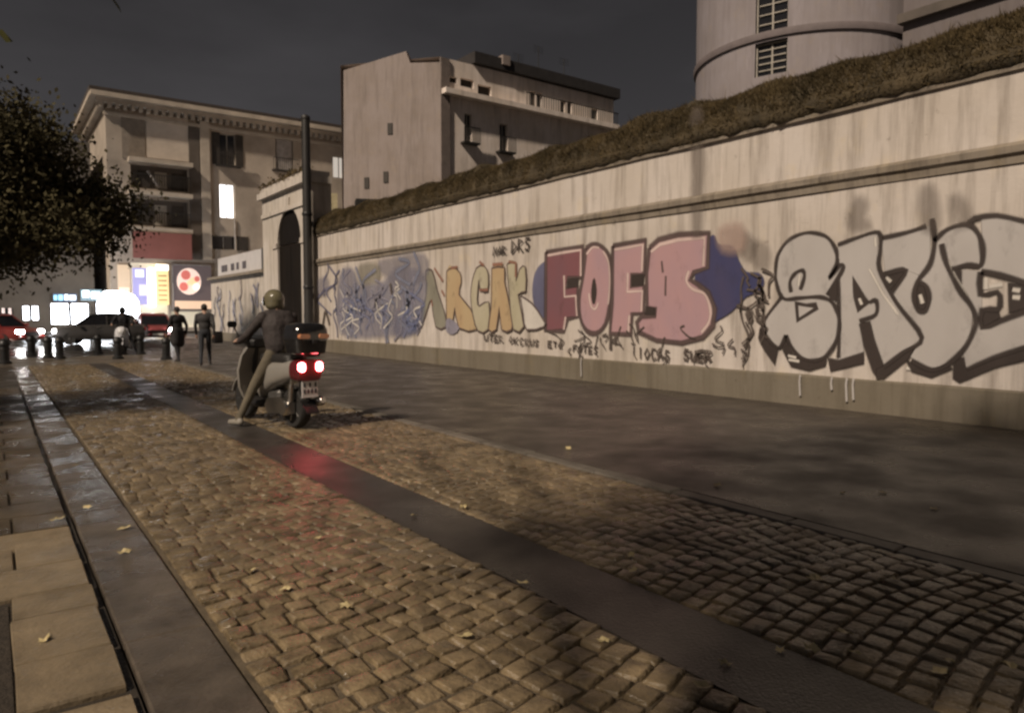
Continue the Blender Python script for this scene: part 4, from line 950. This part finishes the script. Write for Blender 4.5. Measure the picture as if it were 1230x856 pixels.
# ------------------------------------------------------------------ bollards
bo = empty('bollard', (0, 0, 0), 0, 'black metal bollard in the row across the end of the cobbled road', 'bollard', 'bollards at the crossing')
MB().lathe([(.17, 0), (.17, .06), (.12, .10), (.115, .52), (.145, .55), (.145, .60), (.12, .66), (.06, .71), (.0, .72)], n=16).build('post', black_metal, bo, smooth=35)
MB().lathe([(.125, .40), (.128, .41), (.128, .45), (.125, .46)], n=16).build('ring', dark_metal, bo)
for i, (x, y) in enumerate([(6, 437), (58, 430), (72, 431), (118, 424), (142, 431), (169, 424.5), (200, 432), (38, 426)]):
    p = gp(x, y, .006); b_ = bo if i == 0 else copy_tree(bo); b_.location = (p.x, p.y, .005 if p.y < 28.6 else -.021)

# ------------------------------------------------------------------ people (continuous remeshed bodies)
def body(name, prims, mats, voxel, parent):
    mb = MB(); bm = bmesh.new()
    for p in prims:
        if p[0] == 'e':
            c, r = Vector(p[1]), Vector(p[2]); M = Matrix.LocRotScale(c, p[4] if len(p) > 4 else None, r); bmesh.ops.create_uvsphere(bm, u_segments=16, v_segments=10, radius=1, matrix=M)
        else:
            a, b, ra_, rb_ = Vector(p[1]), Vector(p[2]), p[3], p[4]; d = b - a
            Mq = d.to_track_quat('Z', 'Y').to_matrix().to_4x4()
            bmesh.ops.create_cone(bm, cap_ends=True, segments=14, radius1=ra_, radius2=rb_, depth=d.length, matrix=Matrix.Translation((a + b) / 2) @ Mq)
            for c, r in ((a, ra_), (b, rb_)): bmesh.ops.create_uvsphere(bm, u_segments=14, v_segments=8, radius=r, matrix=Matrix.Translation(c))
    me = bpy.data.meshes.new('tmp'); bm.to_mesh(me); bm.free(); o = bpy.data.objects.new('tmp', me); COL.objects.link(o)
    md = o.modifiers.new('r', 'REMESH'); md.mode = 'VOXEL'; md.voxel_size = voxel; md.use_smooth_shade = True
    ms = o.modifiers.new('s', 'SMOOTH'); ms.factor = .5; ms.iterations = 3
    dg = bpy.context.evaluated_depsgraph_get(); nm = bpy.data.meshes.new_from_object(o.evaluated_get(dg)); bpy.data.objects.remove(o)
    nm.name = name; n = len(nm.polygons); C = np.empty(n * 3); nm.polygons.foreach_get('center', C); C = C.reshape(n, 3); best = np.full(n, 1e9); mi = np.zeros(n, int)
    for p in prims:
        if p[0] == 'e': c, r = np.array(p[1]), np.array(p[2]); dd = (np.linalg.norm((C - c) / r, axis=1) - 1) * min(r); k = p[3]
        else:
            a, b = np.array(p[1]), np.array(p[2]); ab = b - a; t = np.clip(((C - a) @ ab) / (ab @ ab), 0, 1); dd = np.linalg.norm(C - (a + t[:, None] * ab), axis=1) - (p[3] + (p[4] - p[3]) * t); k = p[5]
        s_ = dd < best; best[s_] = dd[s_]; mi[s_] = k
    nm.materials.clear()
    for m in mats: nm.materials.append(m)
    nm.polygons.foreach_set('material_index', mi.tolist()); nm.polygons.foreach_set('use_smooth', [True] * n)
    return link(name, nm, parent)
skin = mat('skin', (.42, .26, .19), rough=.5, var=.1)
hair = mat('hair', (.015, .012, .010), rough=.6, var=.3, bump=.6, bscale=90)
jk_dark = mat('jacket_charcoal', (.038, .030, .029), rough=.8, var=.35, scale=9, bump=1., bscale=11)
jk_black = mat('coat_black', (.016, .014, .015), rough=.85, var=.3, scale=9)
jk_grey = mat('jacket_grey', (.035, .033, .034), rough=.8, var=.3, scale=8)
tr_kh = mat('trousers_khaki', (.115, .096, .066), rough=.85, var=.25, scale=8, bump=.3, bscale=30)
tr_dk = mat('trousers_dark', (.022, .022, .026), rough=.85, var=.3)
jeans = mat('jeans', (.022, .024, .03), rough=.85, var=.25, scale=10)
shoe = mat('shoe', (.03, .025, .02), rough=.6, var=.2); shoe_p = mat('shoe_pale', (.22, .20, .17), rough=.6, var=.2)
def hand(pr, w, tip, side, mi, curl=(0, 0, -1)):
    """palm plus five fingers from wrist w towards tip, curled"""
    w, tip, cu = Vector(w), Vector(tip), Vector(curl); d = (tip - w).normalized(); s = d.cross(cu).normalized() * side
    pr.append(('c', w, w + d * .06, .026, .034, mi))
    for k, ln in ((-1.4, .06), (-.45, .07), (.45, .066), (1.35, .052)):
        a = w + d * .085 + s * .019 * k; b = a + d * ln * .55 + cu * ln * .25; c = b + d * ln * .05 + cu * ln * .55
        pr.append(('c', a, b, .011, .010, mi)); pr.append(('c', b, c, .010, .008, mi))
    a = w + d * .04 - s * .035; pr.append(('c', a, a - s * .025 + d * .03 + cu * .02, .013, .010, mi))
def walker(loc, face, h, mats, label, step=.16, arm=.12, hairy=True, coat=0., voxel=.02):
    """standing / walking figure facing local +y"""
    k = h / 1.75; g = lambda x, y, z: (x * k, y * k, z * k)
    t = empty('person', loc, face, label, 'person'); pr = []
    for s in (-1, 1):
        f = step * s
        hip, kn, an = g(s * .09, 0, .92), g(s * .095, f * .55 + .03, .50), g(s * .10, f - (.05 if f < 0 else 0), .09)
        pr += [('c', hip, kn, .088 * k, .062 * k, 1), ('c', kn, an, .06 * k, .043 * k, 1), ('c', g(s * .10, f - .06, .045), g(s * .115, f + .13, .035), .042 * k, .036 * k, 3)]
        sh, el, wr = g(s * .195, -.01, 1.43), g(s * .255, -f * .5 - .04, 1.15), g(s * .25, -f * .9 + .06, .90)
        pr += [('c', sh, el, .062 * k, .05 * k, 0), ('c', el, wr, .05 * k, .038 * k, 0)]
        hand(pr, wr, Vector(wr) + Vector((0, .03, -.15)), s, 2, curl=(-s * .5, .6, -.2))
    pr += [('e', g(0, 0, .97), g(.165, .115, .13), 1 if not coat else 0), ('e', g(0, 0, 1.15), g(.17, .12, .2), 0), ('e', g(0, -.01, 1.34), g(.205, .13, .16), 0), ('c', g(0, -.01, 1.44), g(0, .01, 1.56), .075 * k, .055 * k, 2), ('c', g(-.12, -.01, 1.45), g(.12, -.01, 1.45), .07 * k, .07 * k, 0),
           ('e', g(0, .02, 1.645), g(.075, .095, .115), 2), ('e', g(0, .115, 1.63), g(.014, .02, .022), 2), ('e', g(0, .085, 1.58), g(.035, .03, .022), 2), ('e', g(.078, .01, 1.635), g(.012, .02, .03), 2), ('e', g(-.078, .01, 1.635), g(.012, .02, .03), 2)]
    if coat: pr += [('c', g(-.05, 0, 1.0), g(-.06, 0, coat), .15 * k, .165 * k, 0), ('c', g(.05, 0, 1.0), g(.06, 0, coat), .15 * k, .165 * k, 0)]
    body('body', pr, mats, voxel, t)
    hp = [('e', g(0, -.012, 1.675), g(.088, .105, .10), 0)]
    if hairy == 'long': hp += [('e', g(0, -.05, 1.56), g(.09, .07, .14), 0)]
    body('hair', hp, [hair], .015, t)
    return t
p = gp(214, 434, .0); walker((p.x, p.y, 0), .35, 1.66, [jk_black, tr_dk, skin, shoe], 'pedestrian in a long black coat walking away by the pale wall', coat=.62)
p = gp(247, 438.5, .014)
w2_ = walker((p.x, p.y, .014 if p.x > 4.585 else 0), -.3, 1.70, [jk_grey, jeans, skin, shoe], 'pedestrian in a grey jacket and jeans walking beside the graffitied wall', step=.2)
bg_ = empty('shoulder_bag', (p.x + .34, p.y + .02, .62), .2, 'dark shoulder bag hanging at the side of the grey jacketed walker', 'bag')
MB().loft([[(x * s_, y * s_, z) for x, y in rrect(.30, .13, .05)] for s_, z in ((.85, 0), (1, .05), (.97, .26), (.8, .34))]).build('pouch', mat('bag_dark', (.02, .017, .017), rough=.7), bg_, smooth=40)
MB().tube([(-.10, 0, .32), (-.2, -.0, .6), (-.30, -.01, .82)], .014, 6).build('strap', mat('bag_dark', (.02, .017, .017), rough=.7), bg_)

# ------------------------------------------------------------------ scooters
silver = mat('silver_paint', (.30, .28, .25), rough=.28, var=.06, coat=.6, metal=.3)
red_body = mat('dark_red_paint', (.09, .010, .012), rough=.25, var=.1, coat=.8)
plastic = mat('black_plastic', (.014, .013, .013), rough=.4, var=.2)
gloss_black = mat('gloss_black', (.012, .011, .011), rough=.12, var=.1, coat=1.)
seat_m = mat('seat_vinyl', (.02, .018, .017), rough=.55, var=.2, bump=.2, bscale=120)
tail_m = emis('tail_light', (1, .11, .12), 42.); tail_core = emis('tail_core', (1, .78, .78), 14.)
plate_m = mat('number_plate', (.8, .79, .77), rough=.4, var=.08)
def wheel(par, c, r, w, name='wheel'):
    e = empty(name, c); e.parent = par
    MB().lathe([(r * .66, -w * .45), (r * .9, -w * .5), (r * .985, -w * .3), (r, 0), (r * .985, w * .3), (r * .9, w * .5), (r * .66, w * .45)], axis='x', n=28).build('tyre', rubber, e, smooth=50)
    mb = MB().lathe([(r * .68, -w * .38), (r * .70, 0), (r * .68, w * .38)], axis='x', n=24).lathe([(.05, -w * .5), (.05, w * .5)], axis='x', n=12)
    for k in range(5):
        a = 2 * math.pi * k / 5; mb.tube([(w * .3, .03 * math.cos(a), .03 * math.sin(a)), (w * .36, r * .67 * math.cos(a), r * .67 * math.sin(a))], [.022, .018], 5); mb.tube([(-w * .3, .03 * math.cos(a), .03 * math.sin(a)), (-w * .36, r * .67 * math.cos(a), r * .67 * math.sin(a))], [.022, .018], 5)
    mb.build('rim', chrome, e, smooth=40)
    return e
def ringxz(w, z0, z1, y, r=.06, n=3): return [(x, y, (z0 + z1) / 2 + z) for x, z in rrect(w, z1 - z0, min(r, w * .45, (z1 - z0) * .45), n)]
def scooter(loc, rz, label, paint_b, paint_t, box=True, lights_on=True, head_on=False):
    s = empty('scooter', loc, rz, label, 'scooter', 'scooters')
    r = .265; wheel(s, (0, 0, r), r, .135); wheel(s, (0, 1.36, r), r, .12)
    # rear body shell
    rg = [ringxz(.16, .74, .86, -.30, .05), ringxz(.30, .66, .87, -.22, .08), ringxz(.36, .60, .86, 0, .09), ringxz(.40, .52, .84, .3, .1), ringxz(.38, .42, .80, .55, .1), ringxz(.30, .32, .72, .72, .08)]
    MB().loft(rg).build('side_panels', paint_b, s, smooth=50)
    tl = MB().loft([ringxz(.30, .62, .88, -.345, .07), ringxz(.355, .60, .885, -.30, .08), ringxz(.37, .615, .875, -.16, .09)]).build('tail_panel', paint_t, s, smooth=50)
    for sx in (-1, 1):
        l = MB().loft([[(sx * .118 + x * k, y, .79 + z * k - .0) for x, z in rrect(.085, .115, .038, 4)] for k, y in ((.6, -.375), (1, -.362), (1, -.30))]).build('tail_light', tail_m if lights_on else mat('lens_red', (.3, .01, .01), rough=.2), tl, smooth=40)
    st_ = MB().loft([[(x * k, y * k, z) for x, y in rrect(.34, .80, .12)] for k, z in ((.9, .0), (1, .03), (.94, .1), (.7, .115))]).build('seat', seat_m, s, smooth=50)
    st_.location = (0, .32, .82)
    MB().box((0, -.30, .54), (.25, .02, .0001 + .20), bev=.0).build('plate_holder', plastic, s)
    pl = MB().box((0, -.325, .525), (.225, .008, .225), bev=.003).build('number_plate', plate_m, s)
    qd = random.Random(4)
    for rw, nch in ((.57, 3), (.49, 4)):
        for c in range(nch): MB().box((-.075 + .15 * c / (nch - 1), -.331, rw), (.022, .003, .052)).build('character', mat('plate_ink', (.02, .02, .03)), pl)
    MB().prism([(-.10, -.26, .36), (.10, -.26, .36), (.085, -.40, .22), (-.085, -.40, .22)], (0, .01, .02)).tube([(0, -.2, .62), (0, -.29, .4)], .03, 6).build('mudguard', plastic, s)
    # engine, swing arm and exhaust
    MB().loft([[(x * k - .135, y, z) for y, z in [(-.10 + .0, .20), (.46, .17), (.52, .26), (.45, .36), (.1, .40), (-.10, .34)]] for k, x in ((1, -.035), (1, .03), (1, .055))]).build('transmission_case', chrome, s, smooth=40)
    MB().lathe([(.09, -.205), (.10, -.18), (.10, -.13)], c=(0, .0, .275), axis='x', n=20).build('clutch_cover', chrome, s, smooth=40)
    MB().box((0, .42, .34), (.22, .3, .26), bev=.04).build('engine', mat('engine_grey', (.11, .105, .10), rough=.45, metal=.6), s)
    MB().tube([(.15, .5, .2), (.16, .3, .22), (.165, .12, .28)], .022, 8).tube([(.165, .15, .27), (.17, .05, .29), (.175, -.30, .36), (.175, -.34, .365)], [.045, .062, .062, .035], 12).build('exhaust', chrome, s, smooth=50)
    for sx in (-1, 1): MB().tube([(sx * .12, -.05, .30), (sx * .13, -.12, .62)], .022, 8).tube([(sx * .122, -.065, .36), (sx * .128, -.105, .56)], .036, 10).build('shock_absorber', chrome, s, smooth=40)
    # floor, leg shield, front
    MB().loft([ringxz(.40, .22, .32, .62, .04), ringxz(.42, .22, .31, .8, .04), ringxz(.40, .23, .33, 1.06, .04)]).build('floorboard', plastic, s, smooth=40)
    MB().loft([[(x, yy + (abs(x) ** 2) * -.9, z) for x, z in ((-w_, z), (-w_ * .5, z), (0, z), (w_ * .5, z), (w_, z))] + [(x, yy + .05 + (abs(x) ** 2) * -.7, z) for x, z in ((w_, z), (w_ * .5, z), (0, z), (-w_ * .5, z), (-w_, z))] for w_, z, yy in ((.15, .28, 1.12), (.21, .45, 1.16), (.24, .68, 1.14), (.21, .88, 1.08), (.14, .98, 1.04))]).build('leg_shield', paint_b, s, smooth=50)
    fr = MB().loft([ringxz(.24, .72, .98, 1.12, .08), ringxz(.28, .66, 1.0, 1.18, .1), ringxz(.20, .64, .90, 1.30, .08), ringxz(.08, .68, .80, 1.36, .03)]).build('front_fairing', paint_b, s, smooth=50)
    MB().loft([[(x * k, y, .80 + z * k) for x, z in rrect(.20, .12, .05)] for k, y in ((1, 1.27), (1, 1.345), (.6, 1.375))]).build('headlight', glare if head_on else mat('headlight_lens', (.5, .5, .5), rough=.15), fr, smooth=40)
    MB().tube([(0, 1.06, 1.0), (0, 1.10, .75), (0, 1.26, .50)], .035, 8).tube([(-.075, 1.26, .52), (-.075, 1.36, .27)], .025, 8).tube([(.075, 1.26, .52), (.075, 1.36, .27)], .025, 8).tube([(-.08, 1.26, .52), (.08, 1.26, .52)], .028, 8).build('fork', dark_metal, s, smooth=40)
    MB().loft([[(x, 1.36 + (r + .035) * math.sin(a), r + (r + .035) * math.cos(a)) for x in (-.075, 0, .075)] + [(x, 1.36 + (r + .055) * math.sin(a), r + (r + .055) * math.cos(a)) for x in (.075, 0, -.075)] for a in [R(d) for d in range(-70, 75, 12)]]).build('front_mudguard', paint_b, s, smooth=50)
    hb = MB().tube([(-.35, .93, 1.055), (-.2, 1.01, 1.06), (0, 1.05, 1.03), (.2, 1.01, 1.06), (.35, .93, 1.055)], .016, 8).build('handlebar', dark_metal, s, smooth=40)
    MB().loft([ringxz(.14, 1.0, 1.10, .98, .04), ringxz(.30, .97, 1.12, 1.05, .05), ringxz(.20, 1.0, 1.10, 1.14, .04)]).build('handlebar_cover', plastic, hb, smooth=40)
    for sx in (-1, 1):
        MB().tube([(sx * .26, .975, 1.06), (sx * .37, .92, 1.055)], .022, 8).build('grip', rubber, hb, smooth=40)
        MB().tube([(sx * .24, 1.0, 1.07), (sx * .30, 1.02, 1.22), (sx * .34, 1.0, 1.27)], .009, 6).loft([[(sx * .36 + x * k, y, 1.30 + z * k) for x, z in rrect(.13, .085, .035)] for k, y in ((.95, .985), (1, 1.0), (.7, 1.035))]).build('mirror', plastic, hb, smooth=40)
    MB().box((0, .12, .20), (.05, .22, .03)).tube([(-.1, .35, .22), (-.13, .18, .12)], .012, 6).build('stand', dark_metal, s)
    if box:
        MB().tube([(-.1, -.02, .90), (-.1, -.38, .93), (.1, -.38, .93), (.1, -.02, .90)], .013, 6).box((0, -.22, .935), (.24, .3, .015)).build('rack', dark_metal, s)
        bx = MB().loft([[(x * k, y * k - .24, z) for x, y in rrect(.46, .42, .12, 5)] for k, z in ((.80, .945), (.90, .96), (.97, 1.06), (1, 1.12))]).build('top_box', gloss_black, s, smooth=45)
        MB().loft([[(x * k, y * k - .24, z) for x, y in rrect(.475, .43, .12, 5)] for k, z in ((1, 1.125), (1.0, 1.15), (.97, 1.24), (.86, 1.30), (.6, 1.325))]).build('lid', gloss_black, bx, smooth=45)
        for sx in (-1, 1): MB().loft([[(sx * .13 + x * k, y, 1.165 + z * k) for x, z in rrect(.15, .06, .025)] for k, y in ((.9, -.462), (1, -.45), (1, -.40))]).build('reflector', mat('amber_lens', (.6, .25, .12), rough=.15, coat=1.), bx, smooth=40)
        MB().box((0, -.452, 1.10), (.07, .03, .05), bev=.01).build('latch', plastic, bx)
    return s
TH = R(10)
sp = gp(357, 515); sp.z = .012
sc = scooter((sp.x, sp.y, .014), TH, 'silver scooter with glowing tail lights and glossy black top box stopped on the cobbles', silver, red_body)
rd = empty('person', (sp.x, sp.y, .014), TH, 'rider in a dark jacket and pale helmet astride the silver scooter, foot down', 'person')
pr = [('c', (-.10, .36, .98), (-.27, .60, .50), .092, .066, 1), ('c', (-.27, .60, .50), (-.43, .70, .09), .064, .045, 1), ('c', (-.43, .66, .055), (-.47, .86, .038), .045, .036, 3),
      ('c', (.10, .36, .98), (.18, .80, .74), .092, .068, 1), ('c', (.18, .80, .74), (.155, .80, .40), .064, .046, 1), ('c', (.155, .77, .365), (.165, .96, .355), .044, .036, 3),
      ('e', (0, .36, .99), (.175, .14, .11), 1), ('c', (-.05, .37, 1.04), (-.06, .41, 1.28), .155, .165, 0), ('c', (.05, .37, 1.04), (.06, .41, 1.28), .155, .165, 0), ('e', (0, .43, 1.33), (.225, .155, .16), 0), ('c', (-.13, .45, 1.42), (.13, .45, 1.42), .075, .075, 0), ('c', (0, .46, 1.43), (0, .52, 1.53), .07, .055, 2), ('e', (0, .55, 1.60), (.075, .092, .11), 2), ('e', (0, .645, 1.585), (.014, .02, .02), 2)]
for s in (-1, 1):
    el, wr = (s * .34, .62, 1.16), (s * .325, .855, 1.085)
    pr += [('c', (s * .205, .45, 1.40), el, .07, .055, 0), ('c', el, wr, .055, .04, 0)]; hand(pr, wr, (s * .325, 1.0, 1.085), s, 2, curl=(0, .25, -1))
body('body', pr, [jk_dark, tr_kh, skin, shoe_p], .013, rd)
hm = body('helmet', [('e', (0, .535, 1.625), (.128, .15, .135), 0), ('e', (0, .52, 1.56), (.125, .125, .09), 0)], [mat('helmet_cream', (.13, .115, .07), rough=.25, var=.1, coat=.8)], .014, rd)
MB().loft([[(.131 * math.sin(a) * k, .535 + .152 * math.cos(a) * k, z) for a in [R(d) for d in range(-72, 73, 12)]] + [(.139 * math.sin(a) * k, .535 + .160 * math.cos(a) * k, z) for a in [R(d) for d in range(72, -73, -12)]] for k, z in ((.98, 1.545), (1.02, 1.60), (.97, 1.66))]).build('visor', glass_dark, hm, smooth=40)
# second scooter waiting beyond the bollards
p2 = gp(150, 423, -.02); sc2 = scooter((p2.x, p2.y, -.02), R(168), 'white scooter facing the cobbled road beyond the bollards', mat('white_paint', (.62, .62, .64), rough=.3, coat=.6, var=.05), mat('white_paint', (.6, .6, .6)), box=False, lights_on=False)
rd2 = empty('person', (p2.x, p2.y, -.02), R(168), 'rider in dark clothes seated on the white scooter beyond the bollards', 'person')
body('body', pr, [tr_dk, tr_dk, skin, shoe], .022, rd2)
body('helmet', [('e', (0, .535, 1.625), (.128, .15, .135), 0), ('e', (0, .52, 1.56), (.125, .125, .09), 0)], [mat('helmet_black', (.02, .02, .022), rough=.25, coat=.8)], .02, rd2)

# ------------------------------------------------------------------ cars
head_m = emis('headlight_on', (1, .98, .96), 45.)
def car(loc, rz, col, label, on=(1, 1), tailon=False):
    c = empty('car', loc, rz, label, 'car', 'cars on the cross street'); W_ = .86
    prof = [(-1.98, .35, .78, .78), (-1.9, .28, .95, .84), (-1.4, .24, .98, .86), (-.4, .22, .96, .87), (.5, .22, .94, .87), (1.1, .23, .90, .86), (1.7, .26, .80, .82), (1.95, .34, .68, .72)]
    def ring(y, z0, z1, w): return [(-w * .9, y, z0), (-w, y, z0 + .14), (-w, y, (z0 + z1) / 2), (-w * .95, y, z1 - .06), (-w * .8, y, z1), (w * .8, y, z1), (w * .95, y, z1 - .06), (w, y, (z0 + z1) / 2), (w, y, z0 + .14), (w * .9, y, z0)]
    pm = mat('car_' + label.split()[0], col, rough=.28, var=.08, coat=.8)
    bd = MB().loft([ring(*q_) for q_ in prof]).build('body', pm, c, smooth=35)
    cab = [(-1.62, .93, .70), (-1.25, 1.40, .62), (-.3, 1.47, .60), (.35, 1.42, .60), (1.05, .90, .70)]
    MB().loft([[(-w_ - (.10 if i not in (0, 4) else 0), y, .90), (-w_, y, z), (w_, y, z), (w_ + (.10 if i not in (0, 4) else 0), y, .90)] for i, (y, z, w_) in enumerate(cab)]).build('windows', glass_dark, c, smooth=30)
    MB().loft([[(-w_, y, z), (-w_ * .9, y, z + .05), (w_ * .9, y, z + .05), (w_, y, z), (0, y, z - .01)] for y, z, w_ in ((-1.32, 1.385, .62), (-.9, 1.445, .62), (-.3, 1.475, .615), (.3, 1.435, .615), (.42, 1.395, .61))]).build('roof', pm, c, smooth=40)
    for sx in (-1, 1):
        for pts in ([(sx * .71, 1.05, .9), (sx * .615, .36, 1.42)], [(sx * .715, -.35, .93), (sx * .615, -.32, 1.46)], [(sx * .715, -1.6, .93), (sx * .625, -1.27, 1.41)]): MB().tube(pts, .035, 6).build('pillar', pm, c)
        for yy in (-1.25, 1.25): wheel(c, (sx * .76, yy, .30), .30, .19)
        i = 0 if sx < 0 else 1
        MB().loft([[(sx * .60 + x * k, y - abs(sx * .60 + x * k) * .18 + .10, .66 + z * k) for x, z in rrect(.32, .17, .07)] for k, y in ((1, 1.85), (1, 1.965), (.6, 1.99))]).build('headlight', head_m if on[i] else mat('headlight_lens', (.5, .5, .5), rough=.15), c, smooth=40)
        MB().box((sx * .66, -1.985, .74), (.2, .06, .2), bev=.02).build('tail_light', mat('lens_red', (.3, .01, .01), rough=.2), c)
        MB().loft([[(sx * .97 + x * k, y, .98 + z * k) for x, z in rrect(.2, .13, .05)] for k, y in ((.9, .78), (1, .84), (.6, .92))]).build('mirror', pm, c, smooth=40)
        MB().box((sx * .868, .0, .84), (.02, .16, .03)).build('door_handle', chrome, c)
    MB().box((0, 1.965, .40), (1.5, .10, .16), bev=.04).build('bumper', pm, c); MB().box((0, 1.975, .56), (.9, .06, .12), bev=.02).build('grille', plastic, c)
    MB().box((0, 2.02, .42), (.5, .015, .11)).build('number_plate', plate_m, c)
    return c
p = far(184, 39.); car((p.x, p.y, -.02), math.atan2(-p.y, -p.x) - math.pi / 2 + .1, (.22, .05, .05), 'maroon car facing the bollards with both headlights blazing')
p = far(-8, 33.5); car((p.x, p.y, -.02), math.atan2(_r.y, _r.x) - math.pi / 2 - .15, (.20, .025, .02), 'red car crossing under the dark tree with lit front', on=(1, 1))
p = far(122, 35.5); car((p.x, p.y, -.02), math.atan2(-_r.y, -_r.x) - math.pi / 2 + .35, (.045, .042, .04), 'grey car crossing in front of the glaring shops')

# ------------------------------------------------------------------ fallen leaves
lv = mat('fallen_leaf', (.55, .45, .24), rough=.5, var=.3, rnd_amt=.3)
lm_ = []
for k in range(4):
    q = random.Random(k); vs = [(0, 0, .004)]; n = 10
    for i in range(n):
        a = 2 * math.pi * i / n; r_ = (.05 if i % 2 == 0 else .034) * q.uniform(.85, 1.15) * (1.25 if i == 0 else 1); vs.append((r_ * math.cos(a), r_ * math.sin(a) * .8, q.uniform(0, .022)))
    me = MB().add(vs, [(0, i + 1, (i + 1) % n + 1) for i in range(n)]).add([(-.05, -.002, .004), (-.09, 0, .006), (-.05, .002, .004)], [(0, 1, 2)]).mesh('fallen_leaf'); me.materials.append(lv); lm_.append(me)
spots = [(683, 541), (1012, 594), (1060, 594), (1122, 614), (862, 586), (1015, 766), (1026, 790), (1140, 800), (1128, 815), (1213, 805), (937, 783), (871, 799), (497, 620), (557, 612), (628, 705), (758, 671), (382, 650), (343, 712), (54, 771), (105, 611), (151, 636), (150, 665), (68, 626), (415, 733), (845, 832), (725, 775), (660, 640), (236, 470), (760, 690), (975, 785), (560, 770), (1075, 700), (300, 690), (90, 560), (980, 700), (1180, 740)]
for i, (x, y) in enumerate(spots):
    p = gp(x, y); zt = .017 if p.x > 4.585 else (.016 if p.x > 4.42 else (.008 if 2.25 < p.x < 2.75 else (.022 if p.x > .79 else .010)))
    o = link('fallen_leaf', lm_[i % 4]); o.location = (p.x, p.y, zt); o.rotation_euler = (rnd.uniform(-.2, .2), rnd.uniform(-.2, .2), rnd.uniform(0, 6)); s_ = rnd.uniform(.55, .95); o.scale = (s_, s_, s_)
    where = 'asphalt beside the wall' if p.x > 4.42 else ('smooth dark strip' if 2.25 < p.x < 2.75 else ('cobbles' if p.x > .79 else 'kerb or footway slabs'))
    tag(o, 'small dry yellow leaf lying on the ' + where, 'leaf', 'fallen leaves on the ' + where)
